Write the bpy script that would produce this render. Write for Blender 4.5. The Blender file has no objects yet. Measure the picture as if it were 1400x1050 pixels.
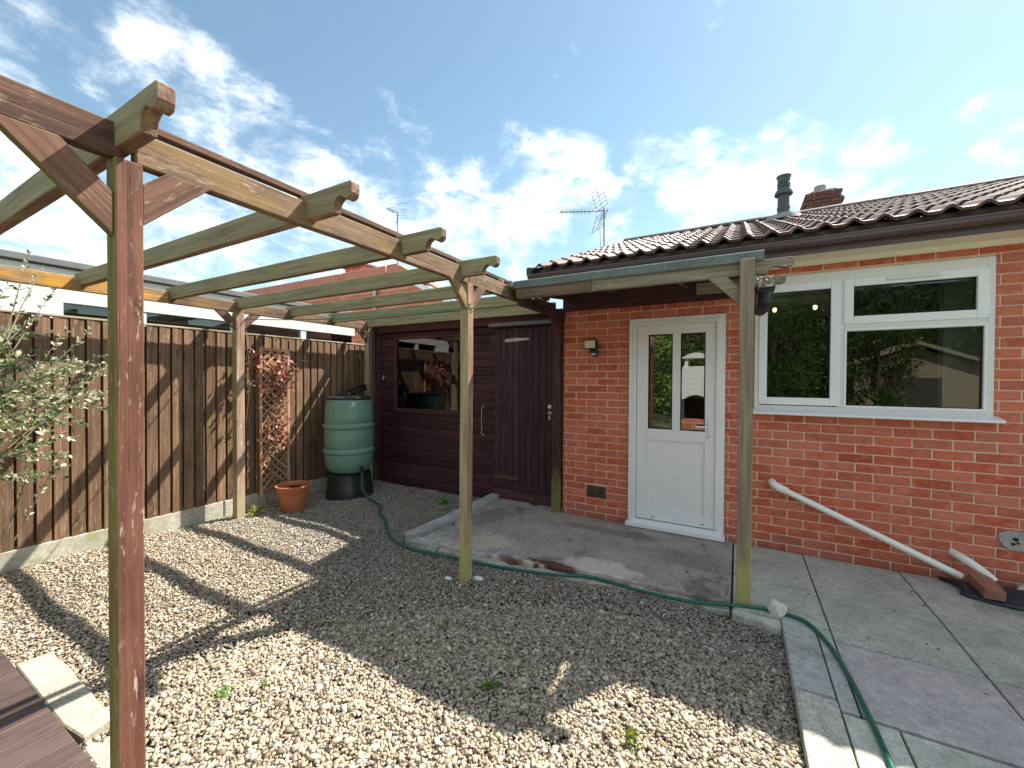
import bpy, bmesh, math, random
import numpy as np
from mathutils import Matrix, Vector
R = math.radians
rnd = random.Random(7)
nrg = np.random.default_rng(11)
scene = bpy.context.scene
col = scene.collection

# ------------------------------------------------------------------ camera
YAW, PITCH, ROLL = 0.5060, -0.0117, 0.0055
CAMZ = 1.467
fw = Vector((-math.sin(YAW)*math.cos(PITCH), math.cos(YAW)*math.cos(PITCH), math.sin(PITCH)))
rt = Vector((math.cos(YAW), math.sin(YAW), 0)); up = rt.cross(fw)
rr = rt*math.cos(ROLL) + up*math.sin(ROLL); uu = up*math.cos(ROLL) - rt*math.sin(ROLL)
cam = bpy.data.objects.new('camera', bpy.data.cameras.new('camera')); col.objects.link(cam)
cam.matrix_world = Matrix(((rr.x, uu.x, -fw.x, 0), (rr.y, uu.y, -fw.y, 0), (rr.z, uu.z, -fw.z, CAMZ), (0, 0, 0, 1)))
cam.data.sensor_width = 36; cam.data.lens = 557.75/1400*36
cam.data.clip_start = 0.05; cam.data.clip_end = 2000
scene.camera = cam

def dirpix(x, y):
    d = rr*((x-700)/557.75) + uu*(-(y-525)/557.75) + fw
    return d.normalized()

# ------------------------------------------------------------------ light
LX, LY = -0.40, -0.68                      # shadow run per metre of height
sun_dir = Vector((-LX, -LY, 1)).normalized()
SUN_EL = math.asin(sun_dir.z); SUN_AZ = math.atan2(sun_dir.x, sun_dir.y)
sun = bpy.data.objects.new('sun', bpy.data.lights.new('sun', 'SUN')); col.objects.link(sun)
sun.data.energy = 3.6; sun.data.angle = R(0.53); sun.data.color = (1, 0.94, 0.84)
sun.rotation_euler = sun_dir.to_track_quat('Z', 'Y').to_euler(); sun.location = (8, 14, 20)
scene.view_settings.view_transform = 'Standard'; scene.view_settings.look = 'None'
scene.view_settings.gamma = 1; scene.view_settings.exposure = 1.76
scene.view_settings.use_curve_mapping = False

world = bpy.data.worlds.new('World'); scene.world = world; world.use_nodes = True
wt = world.node_tree; wt.nodes.clear()
def wn(t, **k):
    n = wt.nodes.new(t)
    for a, v in k.items(): setattr(n, a, v)
    return n
def wmath(op, a, b=None, c=None, clamp=False):
    n = wn('ShaderNodeMath', operation=op, use_clamp=clamp)
    for i, v in enumerate((a, b, c)):
        if v is None: continue
        if isinstance(v, (int, float)): n.inputs[i].default_value = v
        else: wt.links.new(v, n.inputs[i])
    return n.outputs[0]
def wss(v, lo, hi):
    n = wn('ShaderNodeMapRange', interpolation_type='SMOOTHSTEP')
    wt.links.new(v, n.inputs[0]); n.inputs[1].default_value = lo; n.inputs[2].default_value = hi
    return n.outputs[0]
sky = wn('ShaderNodeTexSky', sky_type='NISHITA'); sky.sun_disc = False
sky.sun_elevation = SUN_EL; sky.sun_rotation = SUN_AZ; sky.air_density = 1.0; sky.dust_density = 0.25; sky.ozone_density = 1.6
tc = wn('ShaderNodeTexCoord'); gen = tc.outputs['Generated']
sep = wn('ShaderNodeSeparateXYZ'); wt.links.new(gen, sep.inputs[0])
zz = wmath('ADD', wmath('MAXIMUM', sep.outputs[2], 0.0), 0.30)
cmb = wn('ShaderNodeCombineXYZ')
wt.links.new(wmath('DIVIDE', sep.outputs[0], zz), cmb.inputs[0]); wt.links.new(wmath('DIVIDE', sep.outputs[1], zz), cmb.inputs[1])
def wnoise(scale, detail, rough, off, dist=0.0):
    m = wn('ShaderNodeMapping'); wt.links.new(cmb.outputs[0], m.inputs[0]); m.inputs[1].default_value = off
    n = wn('ShaderNodeTexNoise'); wt.links.new(m.outputs[0], n.inputs['Vector'])
    n.inputs['Scale'].default_value = scale; n.inputs['Detail'].default_value = detail; n.inputs['Roughness'].default_value = rough
    n.inputs['Distortion'].default_value = dist
    return n.outputs[0]
def dnoise(scale, detail, rough, off, dist=0.0, sq=(1, 1, 1.8)):
    m = wn('ShaderNodeMapping'); wt.links.new(gen, m.inputs[0]); m.inputs[1].default_value = off; m.inputs[3].default_value = sq
    n = wn('ShaderNodeTexNoise'); wt.links.new(m.outputs[0], n.inputs['Vector'])
    n.inputs['Scale'].default_value = scale; n.inputs['Detail'].default_value = detail; n.inputs['Roughness'].default_value = rough
    n.inputs['Distortion'].default_value = dist
    return n.outputs[0]
fine = dnoise(7.0, 10, 0.62, (3.1, 1.7, 0.4), 0.35)
wisp = dnoise(18.0, 6, 0.6, (1.1, 5.7, 2.4), 0.2)
mid = dnoise(2.6, 4, 0.5, (7.2, 4.4, 1.0))
blobs = [(30, 30, .10, .50), (60, 100, .14, .55), (215, 65, .05, .75), (255, 95, .065, .85), (300, 150, .075, .9), (350, 200, .075, .85), (420, 240, .08, .85), (510, 262, .07, .75),
         (40, 330, .16, .85), (120, 350, .13, .85), (260, 350, .12, .85), (420, 340, .10, .7), (600, 320, .11, .8), (670, 280, .08, .85), (730, 235, .075, .95), (790, 235, .06, .85), (840, 290, .07, .6),
         (890, 222, .05, .8), (935, 240, .065, .85), (1000, 262, .075, .72), (1070, 235, .07, .85), (1140, 245, .07, .75), (1195, 240, .045, .6), (1390, 195, .035, .75), (1350, 150, .03, .4), (560, 350, .10, .7), (720, 320, .09, .6)]
tot = None
for bx, by, rad, wgt in blobs:
    d = dirpix(bx, by)
    vm = wn('ShaderNodeVectorMath', operation='DOT_PRODUCT'); wt.links.new(gen, vm.inputs[0]); vm.inputs[1].default_value = d
    s = wmath('MULTIPLY', wss(vm.outputs['Value'], math.cos(rad*1.75), 1.0), wgt)
    tot = s if tot is None else wmath('MAXIMUM', tot, s)
inview = wn('ShaderNodeVectorMath', operation='DOT_PRODUCT'); wt.links.new(gen, inview.inputs[0]); inview.inputs[1].default_value = fw
# denser cloud added beyond the frame, to brighten and whiten the shade
away = wmath('MULTIPLY', wss(mid, 0.40, 0.56), wss(inview.outputs['Value'], 0.46, 0.20))
bias = wmath('MAXIMUM', tot, away)
nz_ = wmath('ADD', wmath('MULTIPLY', wmath('SUBTRACT', fine, 0.5), 2.5), wmath('MULTIPLY', wmath('SUBTRACT', wisp, 0.5), 0.7))
dens = wmath('ADD', nz_, bias)
cl = wss(dens, 0.34, 1.60)
cshade = wss(wmath('ADD', fine, wmath('MULTIPLY', wisp, 0.4)), 0.5, 0.9)
ccol = wn('ShaderNodeMix', data_type='RGBA'); wt.links.new(cshade, ccol.inputs[0])
ccol.inputs[6].default_value = (7.0, 7.2, 7.5, 1); ccol.inputs[7].default_value = (11.6, 11.5, 11.2, 1)
smix = wn('ShaderNodeMix', data_type='RGBA'); wt.links.new(wmath('MULTIPLY', cl, 0.92), smix.inputs[0])
tint = wn('ShaderNodeMix', data_type='RGBA', blend_type='MULTIPLY'); tint.inputs[0].default_value = 1.0; wt.links.new(sky.outputs[0], tint.inputs[6]); tint.inputs[7].default_value = (1.0, 1.03, 0.86, 1)
wt.links.new(tint.outputs[2], smix.inputs[6]); wt.links.new(ccol.outputs[2], smix.inputs[7])
bg = wn('ShaderNodeBackground'); bg.inputs[1].default_value = 0.070
wt.links.new(smix.outputs[2], bg.inputs[0])
wo = wn('ShaderNodeOutputWorld'); wt.links.new(bg.outputs[0], wo.inputs[0])

# ------------------------------------------------------------------ materials
class NT:
    def __init__(s, name):
        s.m = bpy.data.materials.new(name); s.m.use_nodes = True; s.t = s.m.node_tree; s.t.nodes.clear()
        s.out = s.n('ShaderNodeOutputMaterial'); s.bs = s.n('ShaderNodeBsdfPrincipled')
        s.l(s.bs.outputs[0], s.out.inputs[0])
        s.tc = s.n('ShaderNodeTexCoord'); s.info = s.n('ShaderNodeObjectInfo'); s.geo = s.n('ShaderNodeNewGeometry')
    def n(s, t, **k):
        n = s.t.nodes.new(t)
        for a, v in k.items(): setattr(n, a, v)
        return n
    def l(s, a, b): s.t.links.new(a, b)
    def put(s, sock, v):
        if isinstance(v, (int, float)): sock.default_value = v
        elif isinstance(v, (tuple, list)):
            sock.default_value = tuple(v)+(1,) if len(v) == 3 and len(sock.default_value) == 4 else tuple(v)
        else: s.l(v, sock)
    def math(s, op, a, b=0.0, clamp=False):
        n = s.n('ShaderNodeMath', operation=op, use_clamp=clamp); s.put(n.inputs[0], a); s.put(n.inputs[1], b); return n.outputs[0]
    def ss(s, v, lo, hi, a=0.0, b=1.0):
        n = s.n('ShaderNodeMapRange', interpolation_type='SMOOTHSTEP'); s.put(n.inputs[0], v)
        for i, x in enumerate((lo, hi, a, b)): n.inputs[i+1].default_value = x
        return n.outputs[0]
    def vec(s, scale=(1, 1, 1), world=False, rand=True):
        src = s.geo.outputs['Position'] if world else s.tc.outputs['Object']
        m = s.n('ShaderNodeMapping'); s.l(src, m.inputs[0]); m.inputs[3].default_value = scale
        if rand and not world:
            c = s.n('ShaderNodeCombineXYZ')
            for i, k in enumerate((37.0, 53.0, 71.0)): s.l(s.math('MULTIPLY', s.info.outputs['Random'], k), c.inputs[i])
            s.l(c.outputs[0], m.inputs[1])
        return m.outputs[0]
    def noise(s, vec, scale=5, detail=4, rough=0.55, dist=0.0, colr=False):
        n = s.n('ShaderNodeTexNoise'); s.l(vec, n.inputs['Vector'])
        n.inputs['Scale'].default_value = scale; n.inputs['Detail'].default_value = detail
        n.inputs['Roughness'].default_value = rough; n.inputs['Distortion'].default_value = dist
        return n.outputs[1 if colr else 0]
    def voro(s, vec, scale, feature='F1'):
        n = s.n('ShaderNodeTexVoronoi', feature=feature); s.l(vec, n.inputs['Vector']); n.inputs['Scale'].default_value = scale
        return n.outputs[0]
    def mix(s, f, a, b, mode='MIX'):
        n = s.n('ShaderNodeMix', data_type='RGBA', blend_type=mode); s.put(n.inputs[0], f); s.put(n.inputs[6], a); s.put(n.inputs[7], b)
        return n.outputs[2]
    def hsv(s, c, h=0.5, sat=1.0, v=1.0):
        n = s.n('ShaderNodeHueSaturation'); s.put(n.inputs[0], h); s.put(n.inputs[1], sat); s.put(n.inputs[2], v); s.put(n.inputs[4], c)
        return n.outputs[0]
    def rand(s, lo, hi): return s.math('ADD', s.math('MULTIPLY', s.info.outputs['Random'], hi-lo), lo)
    def normal(s):
        sp = s.n('ShaderNodeSeparateXYZ'); s.l(s.geo.outputs['True Normal'], sp.inputs[0]); return sp.outputs
    def pos(s):
        sp = s.n('ShaderNodeSeparateXYZ'); s.l(s.geo.outputs['Position'], sp.inputs[0]); return sp.outputs
    def bump(s, h, strength=0.4, dist=0.01):
        n = s.n('ShaderNodeBump'); s.put(n.inputs['Strength'], strength); n.inputs['Distance'].default_value = dist; s.l(h, n.inputs['Height'])
        s.l(n.outputs[0], s.bs.inputs['Normal'])
    def done(s, c, rough=0.7, spec=0.3, metal=0.0):
        s.put(s.bs.inputs['Base Color'], c); s.put(s.bs.inputs['Roughness'], rough)
        s.bs.inputs['Specular IOR Level'].default_value = spec; s.bs.inputs['Metallic'].default_value = metal
        return s.m
M = {}
def plain(name, c, rough=0.6, var=0.12, scale=8, bump=0.1, spec=0.3, metal=0.0, bd=0.004):
    t = NT(name); v = t.vec(); n = t.noise(v, scale, 5, 0.6)
    k = t.math('ADD', t.math('MULTIPLY', n, 2*var), 1-var)
    t.bump(t.noise(v, scale*6, 3), bump, bd)
    M[name] = t.done(t.hsv(c, v=k), rough, spec, metal)

def wood(name, base, dark, algae=None, lichen=None, algae_amt=1.0, foot=None, rough=0.75, rv=(0.8, 1.2), grain=26, gb=0.5, worn=None, lich=0.5):
    """length of the timber runs along local X"""
    t = NT(name); v = t.vec((1.2, grain, grain)); g = t.noise(v, 1.6, 6, 0.62, 0.18)
    big = t.noise(t.vec((2, 5, 5)), 1.6, 4)
    knots = t.voro(t.vec((2.2, 7, 7)), 1.0)
    c = t.mix(t.ss(g, 0.34, 0.68), dark, base)
    c = t.hsv(c, v=t.rand(*rv))
    c = t.mix(t.math('MULTIPLY', t.ss(knots, 0.13, 0.06), 0.7), c, tuple(x*0.45 for x in dark))
    c = t.hsv(c, v=t.ss(big, 0.25, 0.75, 0.75, 1.2))
    if lichen:
        s = t.noise(t.vec((2.5, 6, 6)), 1.5, 5, 0.65)
        c = t.mix(t.ss(s, 0.48, 0.66, 0, lich), c, lichen)
    if algae:
        ny = t.normal()[1]; nz = t.normal()[2]
        f = t.ss(t.math('MULTIPLY', ny, -1.0), 0.25, 0.8)
        s = t.noise(t.vec((3, 9, 9)), 1.3, 5, 0.7)
        top = t.ss(nz, 0.3, 0.9, 0, 0.6)
        f = t.math('MULTIPLY', t.math('MAXIMUM', f, top), t.ss(s, 0.22, 0.60, 0.45, algae_amt))
        ac = t.mix(t.ss(g, 0.3, 0.7), tuple(x*0.62 for x in algae), algae)
        c = t.mix(f, c, ac)
    if foot:
        z = t.pos()[2]
        s = t.noise(t.vec((4, 10, 10)), 1.3, 5, 0.7)
        f = t.ss(t.math('ADD', z, t.math('MULTIPLY', s, 0.8)), 0.9, 0.55)
        c = t.mix(t.math('MULTIPLY', f, 0.75), c, foot)
    if worn:
        s = t.noise(t.vec((9, 40, 40)), 1.6, 4, 0.7)
        big2 = t.noise(t.vec((1.4, 6, 6)), 1.2, 3)
        c = t.mix(t.math('MULTIPLY', t.ss(s, 0.56, 0.66), t.ss(big2, 0.35, 0.65, 0.1, 0.85)), c, worn)
    crack = t.noise(t.vec((0.7, 55, 55)), 1.2, 3, 0.5, 0.3)
    h = t.math('ADD', t.math('MULTIPLY', g, 0.8), t.math('MULTIPLY', t.ss(crack, 0.30, 0.40), 0.6))
    c = t.mix(t.ss(crack, 0.33, 0.27, 0, 0.65), c, tuple(x*0.35 for x in dark))
    t.bump(h, gb, 0.006)
    M[name] = t.done(c, rough, 0.25)

wood('stained', (0.165, 0.085, 0.056), (0.09, 0.043, 0.030), (0.20, 0.19, 0.085), None, 0.95, worn=(0.34, 0.24, 0.17))
wood('stained_post', (0.185, 0.078, 0.050), (0.11, 0.045, 0.031), (0.24, 0.23, 0.06), None, 0.95, worn=(0.50, 0.40, 0.32))
wood('peeled_post', (0.50, 0.36, 0.28), (0.34, 0.19, 0.13), (0.27, 0.26, 0.08), None, 0.95, worn=(0.66, 0.58, 0.48), foot=(0.42, 0.34, 0.2))
wood('beam_wood', (0.215, 0.135, 0.082), (0.11, 0.065, 0.042), (0.20, 0.19, 0.07), (0.27, 0.165, 0.05), 0.9, worn=(0.38, 0.31, 0.22))
wood('orange_beam', (0.36, 0.23, 0.11), (0.23, 0.135, 0.06), (0.18, 0.18, 0.07), (0.55, 0.27, 0.025), 0.9, lich=0.9)
wood('rafter_wood', (0.30, 0.20, 0.125), (0.17, 0.085, 0.06), (0.345, 0.325, 0.175), None, 1.0)
wood('grey_post', (0.33, 0.20, 0.14), (0.19, 0.10, 0.07), (0.42, 0.38, 0.23), None, 0.95, foot=(0.44, 0.40, 0.16), worn=(0.50, 0.43, 0.32))
wood('canopy_post', (0.32, 0.26, 0.19), (0.14, 0.11, 0.085), (0.265, 0.225, 0.16), None, 0.9, foot=(0.40, 0.38, 0.12))
wood('canopy_wood', (0.29, 0.23, 0.16), (0.15, 0.11, 0.08), (0.31, 0.275, 0.195), None, 0.9, worn=(0.46, 0.41, 0.31))
wood('canopy_brown', (0.20, 0.105, 0.075), (0.11, 0.055, 0.04), (0.24, 0.19, 0.12), None, 0.5)
wood('fence_wood', (0.25, 0.153, 0.092), (0.14, 0.080, 0.048), None, None, rv=(0.70, 1.2), grain=34, worn=(0.33, 0.25, 0.18))
wood('rail_wood', (0.45, 0.38, 0.28), (0.30, 0.24, 0.16))
wood('trellis_wood', (0.50, 0.31, 0.185), (0.32, 0.17, 0.10))
wood('shed_wood', (0.072, 0.027, 0.031), (0.045, 0.016, 0.020), None, None, rv=(0.8, 1.2), rough=0.55, gb=0.35)
wood('shed_door_wood', (0.062, 0.030, 0.036), (0.040, 0.019, 0.023), None, None, rv=(0.85, 1.15), rough=0.55, gb=0.35)
wood('dark_brown', (0.10, 0.042, 0.044), (0.06, 0.025, 0.027), None, None, rough=0.55, gb=0.3)
wood('corner_post', (0.075, 0.035, 0.033), (0.045, 0.02, 0.02), None, None, foot=(0.2, 0.2, 0.07))
wood('deck_wood', (0.115, 0.078, 0.070), (0.065, 0.043, 0.04), None, None, rv=(0.85, 1.15), grain=60, gb=0.8)
wood('bark', (0.16, 0.11, 0.075), (0.07, 0.05, 0.035))

# bricks and mortar
def brickmat(name, c1, c2, c3, soot=False):
    t = NT(name); v = t.vec((1, 1, 1)); n = t.noise(v, 14, 6, 0.65)
    streak = t.noise(t.vec((12, 12, 130)), 1.2, 4, 0.6)
    rs = t.math('FRACT', t.math('MULTIPLY', t.info.outputs['Random'], 7.13)); c = t.mix(t.info.outputs['Random'], c1, c2); c = t.hsv(c, v=t.ss(rs, 0.0, 1.0, 0.84, 1.08), sat=t.rand(0.92, 1.05))
    c = t.mix(t.ss(n, 0.42, 0.72), c, c3)
    c = t.hsv(c, v=t.ss(streak, 0.3, 0.7, 0.78, 1.15))
    pale = t.noise(t.vec((1, 1, 1), world=True), 3.0, 5, 0.65)
    c = t.mix(t.ss(pale, 0.60, 0.78, 0, 0.2), c, (0.62, 0.34, 0.24))
    z = t.pos()[2]
    if soot: c = t.mix(t.ss(n, 0.3, 0.6, 0, 0.8), c, (0.05, 0.04, 0.04))
    else:
        f = t.math('MULTIPLY', t.ss(t.math('ADD', z, t.math('MULTIPLY', pale, 0.3)), 0.36, 0.12), 0.45)
        c = t.mix(f, c, (0.20, 0.10, 0.075))
    t.bump(t.math('ADD', streak, t.math('MULTIPLY', t.noise(v, 90, 3), 0.6)), 0.55, 0.004)
    M[name] = t.done(c, 0.85, 0.2)
brickmat('brick_red', (0.59, 0.156, 0.088), (0.49, 0.118, 0.072), (0.62, 0.195, 0.118))
brickmat('brick_old', (0.34, 0.15, 0.09), (0.30, 0.13, 0.08), (0.42, 0.22, 0.14))
brickmat('brick_chimney', (0.33, 0.14, 0.09), (0.24, 0.10, 0.07), (0.40, 0.20, 0.14), soot=True)
plain('mortar', (0.70, 0.50, 0.37), 0.9, 0.2, 12, 0.5)
def far_brick(name):
    t = NT(name); b = t.n('ShaderNodeTexBrick'); m = t.n('ShaderNodeMapping'); t.l(t.geo.outputs['Position'], m.inputs[0])
    m.inputs[2].default_value = (R(90), 0, 0); t.l(m.outputs[0], b.inputs[0])
    b.inputs['Scale'].default_value = 1; b.inputs['Brick Width'].default_value = 0.45; b.inputs['Row Height'].default_value = 0.16
    b.inputs['Mortar Size'].default_value = 0.014; b.inputs[1].default_value = (0.58, 0.19, 0.12, 1); b.inputs[2].default_value = (0.50, 0.15, 0.095, 1)
    b.inputs[3].default_value = (0.52, 0.36, 0.28, 1)
    n = t.noise(t.vec(world=True), 3, 5)
    M[name] = t.done(t.hsv(b.outputs[0], v=t.ss(n, 0.2, 0.8, 0.75, 1.25)), 0.9, 0.2)
far_brick('brick_far')

def tilemat():
    t = NT('roof_tile'); v = t.vec(); n = t.noise(v, 9, 6, 0.65)
    c = t.mix(t.ss(n, 0.3, 0.7), (0.062, 0.030, 0.027), (0.105, 0.053, 0.046)); c = t.hsv(c, v=t.rand(0.8, 1.25))
    l = t.noise(t.vec(), 40, 3); c = t.mix(t.ss(l, 0.66, 0.72, 0, 0.6), c, (0.3, 0.27, 0.22))
    t.bump(t.noise(v, 120, 3), 0.4, 0.003); M['roof_tile'] = t.done(c, 0.62, 0.35)
tilemat()
plain('ridge', (0.13, 0.105, 0.10), 0.7, 0.25, 10, 0.4)
plain('upvc', (0.80, 0.80, 0.80), 0.32, 0.03, 3, 0.02, 0.5)
plain('upvc_dirty', (0.70, 0.69, 0.65), 0.4, 0.06, 4, 0.03, 0.5)
plain('cream_paint', (0.80, 0.73, 0.57), 0.5, 0.12, 5, 0.12, 0.4)
plain('brown_upvc', (0.10, 0.066, 0.066), 0.34, 0.08, 5, 0.03, 0.5)
plain('black_plastic', (0.018, 0.019, 0.022), 0.4, 0.2, 6, 0.05, 0.45)
plain('flue_metal', (0.075, 0.09, 0.095), 0.5, 0.15, 6, 0.05, 0.4)
plain('navy_plastic', (0.020, 0.027, 0.040), 0.42, 0.25, 12, 0.3, 0.45, bd=0.01)
plain('rubber_seal', (0.015, 0.015, 0.016), 0.6)
plain('pipe_white', (0.86, 0.83, 0.76), 0.35, 0.05, 6, 0.05, 0.5)
plain('pot_metal', (0.30, 0.28, 0.26), 0.7)
plain('metal_grey', (0.42, 0.42, 0.42), 0.38, 0.15, 10, 0.05, 0.5, 0.9)
plain('aerial_metal', (0.28, 0.28, 0.28), 0.45, 0.15, 10, 0.05, 0.5, 0.6)
plain('rust', (0.10, 0.06, 0.045), 0.8, 0.3, 20, 0.3)
plain('terracotta', (0.45, 0.155, 0.075), 0.75, 0.16, 9, 0.2)
plain('soil', (0.055, 0.04, 0.03), 0.95, 0.4, 30, 0.9, bd=0.02)
plain('interior', (0.42, 0.44, 0.42), 0.9)
plain('interior_dark', (0.10, 0.085, 0.075), 0.9)
plain('earth', (0.11, 0.12, 0.06), 0.95, 0.4, 2, 0.5)
plain('hedge_core', (0.03, 0.045, 0.02), 0.95)
plain('render_white', (0.78, 0.77, 0.74), 0.8, 0.08, 5, 0.2)
plain('roof_edge', (0.16, 0.165, 0.165), 0.85, 0.25, 8, 0.5)
plain('red_coping', (0.52, 0.21, 0.15), 0.8, 0.15, 5, 0.3)
plain('white_rock', (0.66, 0.62, 0.53), 0.85, 0.25, 18, 0.8, bd=0.01)
plain('pebble_pale', (0.70, 0.68, 0.62), 0.8, 0.15, 18, 0.3)
plain('rope_green', (0.02, 0.30, 0.17), 0.5, 0.15, 20, 0.2)
plain('stem', (0.20, 0.17, 0.10), 0.8)
plain('lens', (0.62, 0.58, 0.46), 0.2, 0.15, 60, 0.2, 0.5)
plain('chip_paint', (0.48, 0.45, 0.42), 0.8, 0.25, 30)
plain('sand_timber', (0.38, 0.30, 0.21), 0.8, 0.2, 6)
plain('web', (0.62, 0.60, 0.54), 0.95, 0.3, 60, 0.8)

t = NT('felt'); v = t.vec(rand=False); n = t.noise(v, 140, 2); b = t.noise(v, 4, 5)
c = t.mix(t.ss(n, 0.35, 0.65), (0.075, 0.10, 0.095), (0.21, 0.25, 0.235)); c = t.hsv(c, v=t.ss(b, 0.2, 0.8, 0.75, 1.2))
t.bump(n, 0.6, 0.004); M['felt'] = t.done(c, 0.9, 0.2)

t = NT('butt_green'); v = t.vec(rand=False); n = t.noise(v, 4, 6, 0.65); s = t.noise(t.vec((9, 9, 1.2), rand=False), 1.5, 5)
c = t.mix(t.ss(n, 0.3, 0.75), (0.115, 0.235, 0.185), (0.165, 0.305, 0.24)); c = t.mix(t.ss(s, 0.55, 0.8, 0, 0.45), c, (0.24, 0.30, 0.21))
sc = t.noise(t.vec((1, 1, 1), rand=False), 16, 3); c = t.mix(t.ss(sc, 0.72, 0.76, 0, 0.8), c, (0.05, 0.08, 0.06))
t.bump(t.noise(v, 60, 3), 0.08, 0.003); M['butt_green'] = t.done(c, 0.42, 0.45)

t = NT('hose_green'); v = t.vec(rand=False); n = t.noise(v, 30, 4); c = t.mix(t.ss(n, 0.3, 0.7), (0.006, 0.085, 0.058), (0.012, 0.15, 0.10))
t.bump(n, 0.1, 0.002); M['hose_green'] = t.done(c, 0.32, 0.5)

def concrete(name, c1, c2, stain=None, fleck=0.35, moss=None, white=None, sc=1.0, dark=0.5, crack=False):
    t = NT(name); v = t.vec((1, 1, 1), world=True); rv = t.vec()
    n = t.noise(v, 4.0*sc, 7, 0.65); f = t.noise(v, 85, 3, 0.65)
    c = t.mix(t.ss(n, 0.3, 0.7), c1, c2)
    c = t.hsv(c, v=t.rand(0.88, 1.1))
    c = t.mix(t.ss(f, 0.54, 0.68, 0, fleck*1.3), c, (0.07, 0.07, 0.06)); c = t.mix(t.ss(f, 0.46, 0.32, 0, fleck), c, (0.66, 0.63, 0.56))
    ht = t.noise(v, 22, 4, 0.7); c = t.hsv(c, v=t.ss(ht, 0.25, 0.75, 0.80, 1.16))
    d = t.noise(v, 2.1, 6, 0.7, 0.5); c = t.mix(t.ss(d, 0.52, 0.70, 0, dark), c, tuple(x*0.42 for x in c1))
    if moss: c = t.mix(t.ss(t.noise(v, 3.3, 5, 0.7), 0.52, 0.7, 0, 0.7), c, moss)
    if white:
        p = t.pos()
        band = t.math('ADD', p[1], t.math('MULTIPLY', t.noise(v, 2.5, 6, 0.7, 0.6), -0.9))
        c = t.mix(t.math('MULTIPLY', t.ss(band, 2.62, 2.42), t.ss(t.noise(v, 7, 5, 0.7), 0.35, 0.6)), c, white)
    if crack:
        e = t.voro(t.vec((1, 1, 0.01), world=True), 0.9, 'DISTANCE_TO_EDGE'); wob = t.noise(v, 14, 4, 0.7)
        e = t.math('ADD', e, t.math('MULTIPLY', t.math('SUBTRACT', wob, 0.5), 0.05)); c = t.mix(t.ss(e, 0.005, 0.0, 0, 0.4), c, (0.05, 0.045, 0.04))
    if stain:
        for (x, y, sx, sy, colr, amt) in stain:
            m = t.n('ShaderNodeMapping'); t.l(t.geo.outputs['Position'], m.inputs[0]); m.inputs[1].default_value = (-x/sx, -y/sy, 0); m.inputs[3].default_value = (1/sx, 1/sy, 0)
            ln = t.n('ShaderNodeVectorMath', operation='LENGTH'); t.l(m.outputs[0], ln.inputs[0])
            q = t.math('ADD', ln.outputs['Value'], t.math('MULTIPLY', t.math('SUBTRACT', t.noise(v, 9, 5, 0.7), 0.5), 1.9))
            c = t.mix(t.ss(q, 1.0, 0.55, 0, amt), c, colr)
    h = t.math('ADD', t.math('MULTIPLY', f, 0.5), n); t.bump(h, 0.5, 0.006)
    M[name] = t.done(c, 0.9, 0.2)
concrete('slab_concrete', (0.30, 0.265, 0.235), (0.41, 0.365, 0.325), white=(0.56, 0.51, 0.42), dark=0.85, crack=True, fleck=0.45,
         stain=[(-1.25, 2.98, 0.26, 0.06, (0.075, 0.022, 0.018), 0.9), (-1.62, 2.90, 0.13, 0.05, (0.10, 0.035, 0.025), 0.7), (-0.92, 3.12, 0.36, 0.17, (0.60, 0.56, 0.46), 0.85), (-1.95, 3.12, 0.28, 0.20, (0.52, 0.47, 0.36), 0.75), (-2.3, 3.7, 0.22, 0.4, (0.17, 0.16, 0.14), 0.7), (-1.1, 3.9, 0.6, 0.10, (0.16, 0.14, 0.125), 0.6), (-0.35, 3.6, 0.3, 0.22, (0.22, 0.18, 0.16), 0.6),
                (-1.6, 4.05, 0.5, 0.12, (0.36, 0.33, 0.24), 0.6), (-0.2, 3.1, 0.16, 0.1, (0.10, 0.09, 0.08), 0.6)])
concrete('paver_grey', (0.39, 0.40, 0.345), (0.50, 0.505, 0.435), fleck=0.4, dark=0.6, moss=(0.27, 0.28, 0.22))
concrete('paver_purple', (0.33, 0.31, 0.295), (0.43, 0.40, 0.375), fleck=0.3, dark=0.4)
concrete('kerb_concrete', (0.34, 0.325, 0.27), (0.48, 0.455, 0.37), fleck=0.5, dark=0.6)
concrete('kerb_grey', (0.36, 0.375, 0.35), (0.49, 0.50, 0.455), fleck=0.3, dark=0.5)
concrete('pale_stone', (0.38, 0.345, 0.255), (0.48, 0.44, 0.33), fleck=0.5, dark=0.3)
concrete('gravel_board', (0.36, 0.34, 0.28), (0.48, 0.45, 0.37), fleck=0.3, moss=(0.30, 0.30, 0.14), dark=0.3)
concrete('cement', (0.33, 0.32, 0.29), (0.45, 0.43, 0.38), fleck=0.4)

def attrmat(name, attr='Col', rough=0.8, spec=0.25, bump=0.3, scale=180, trans=0.0, coat=None):
    t = NT(name); a = t.n('ShaderNodeAttribute'); a.attribute_name = attr
    n = t.noise(t.vec(rand=False), scale, 3)
    c = t.hsv(a.outputs['Color'], v=t.ss(n, 0.2, 0.8, 0.78, 1.18))
    if bump: t.bump(n, bump, 0.003)
    t.done(c, rough, spec)
    if trans:
        tr = t.n('ShaderNodeBsdfTranslucent'); t.l(t.hsv(a.outputs['Color'], sat=1.15, v=1.2), tr.inputs[0])
        mx = t.n('ShaderNodeMixShader'); mx.inputs[0].default_value = trans
        t.l(t.bs.outputs[0], mx.inputs[1]); t.l(tr.outputs[0], mx.inputs[2]); t.l(mx.outputs[0], t.out.inputs[0])
    M[name] = t.m
attrmat('gravel_stone', rough=0.85, bump=0.35, scale=160)
attrmat('leaf', rough=0.5, spec=0.4, bump=0.0, trans=0.3)
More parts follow.
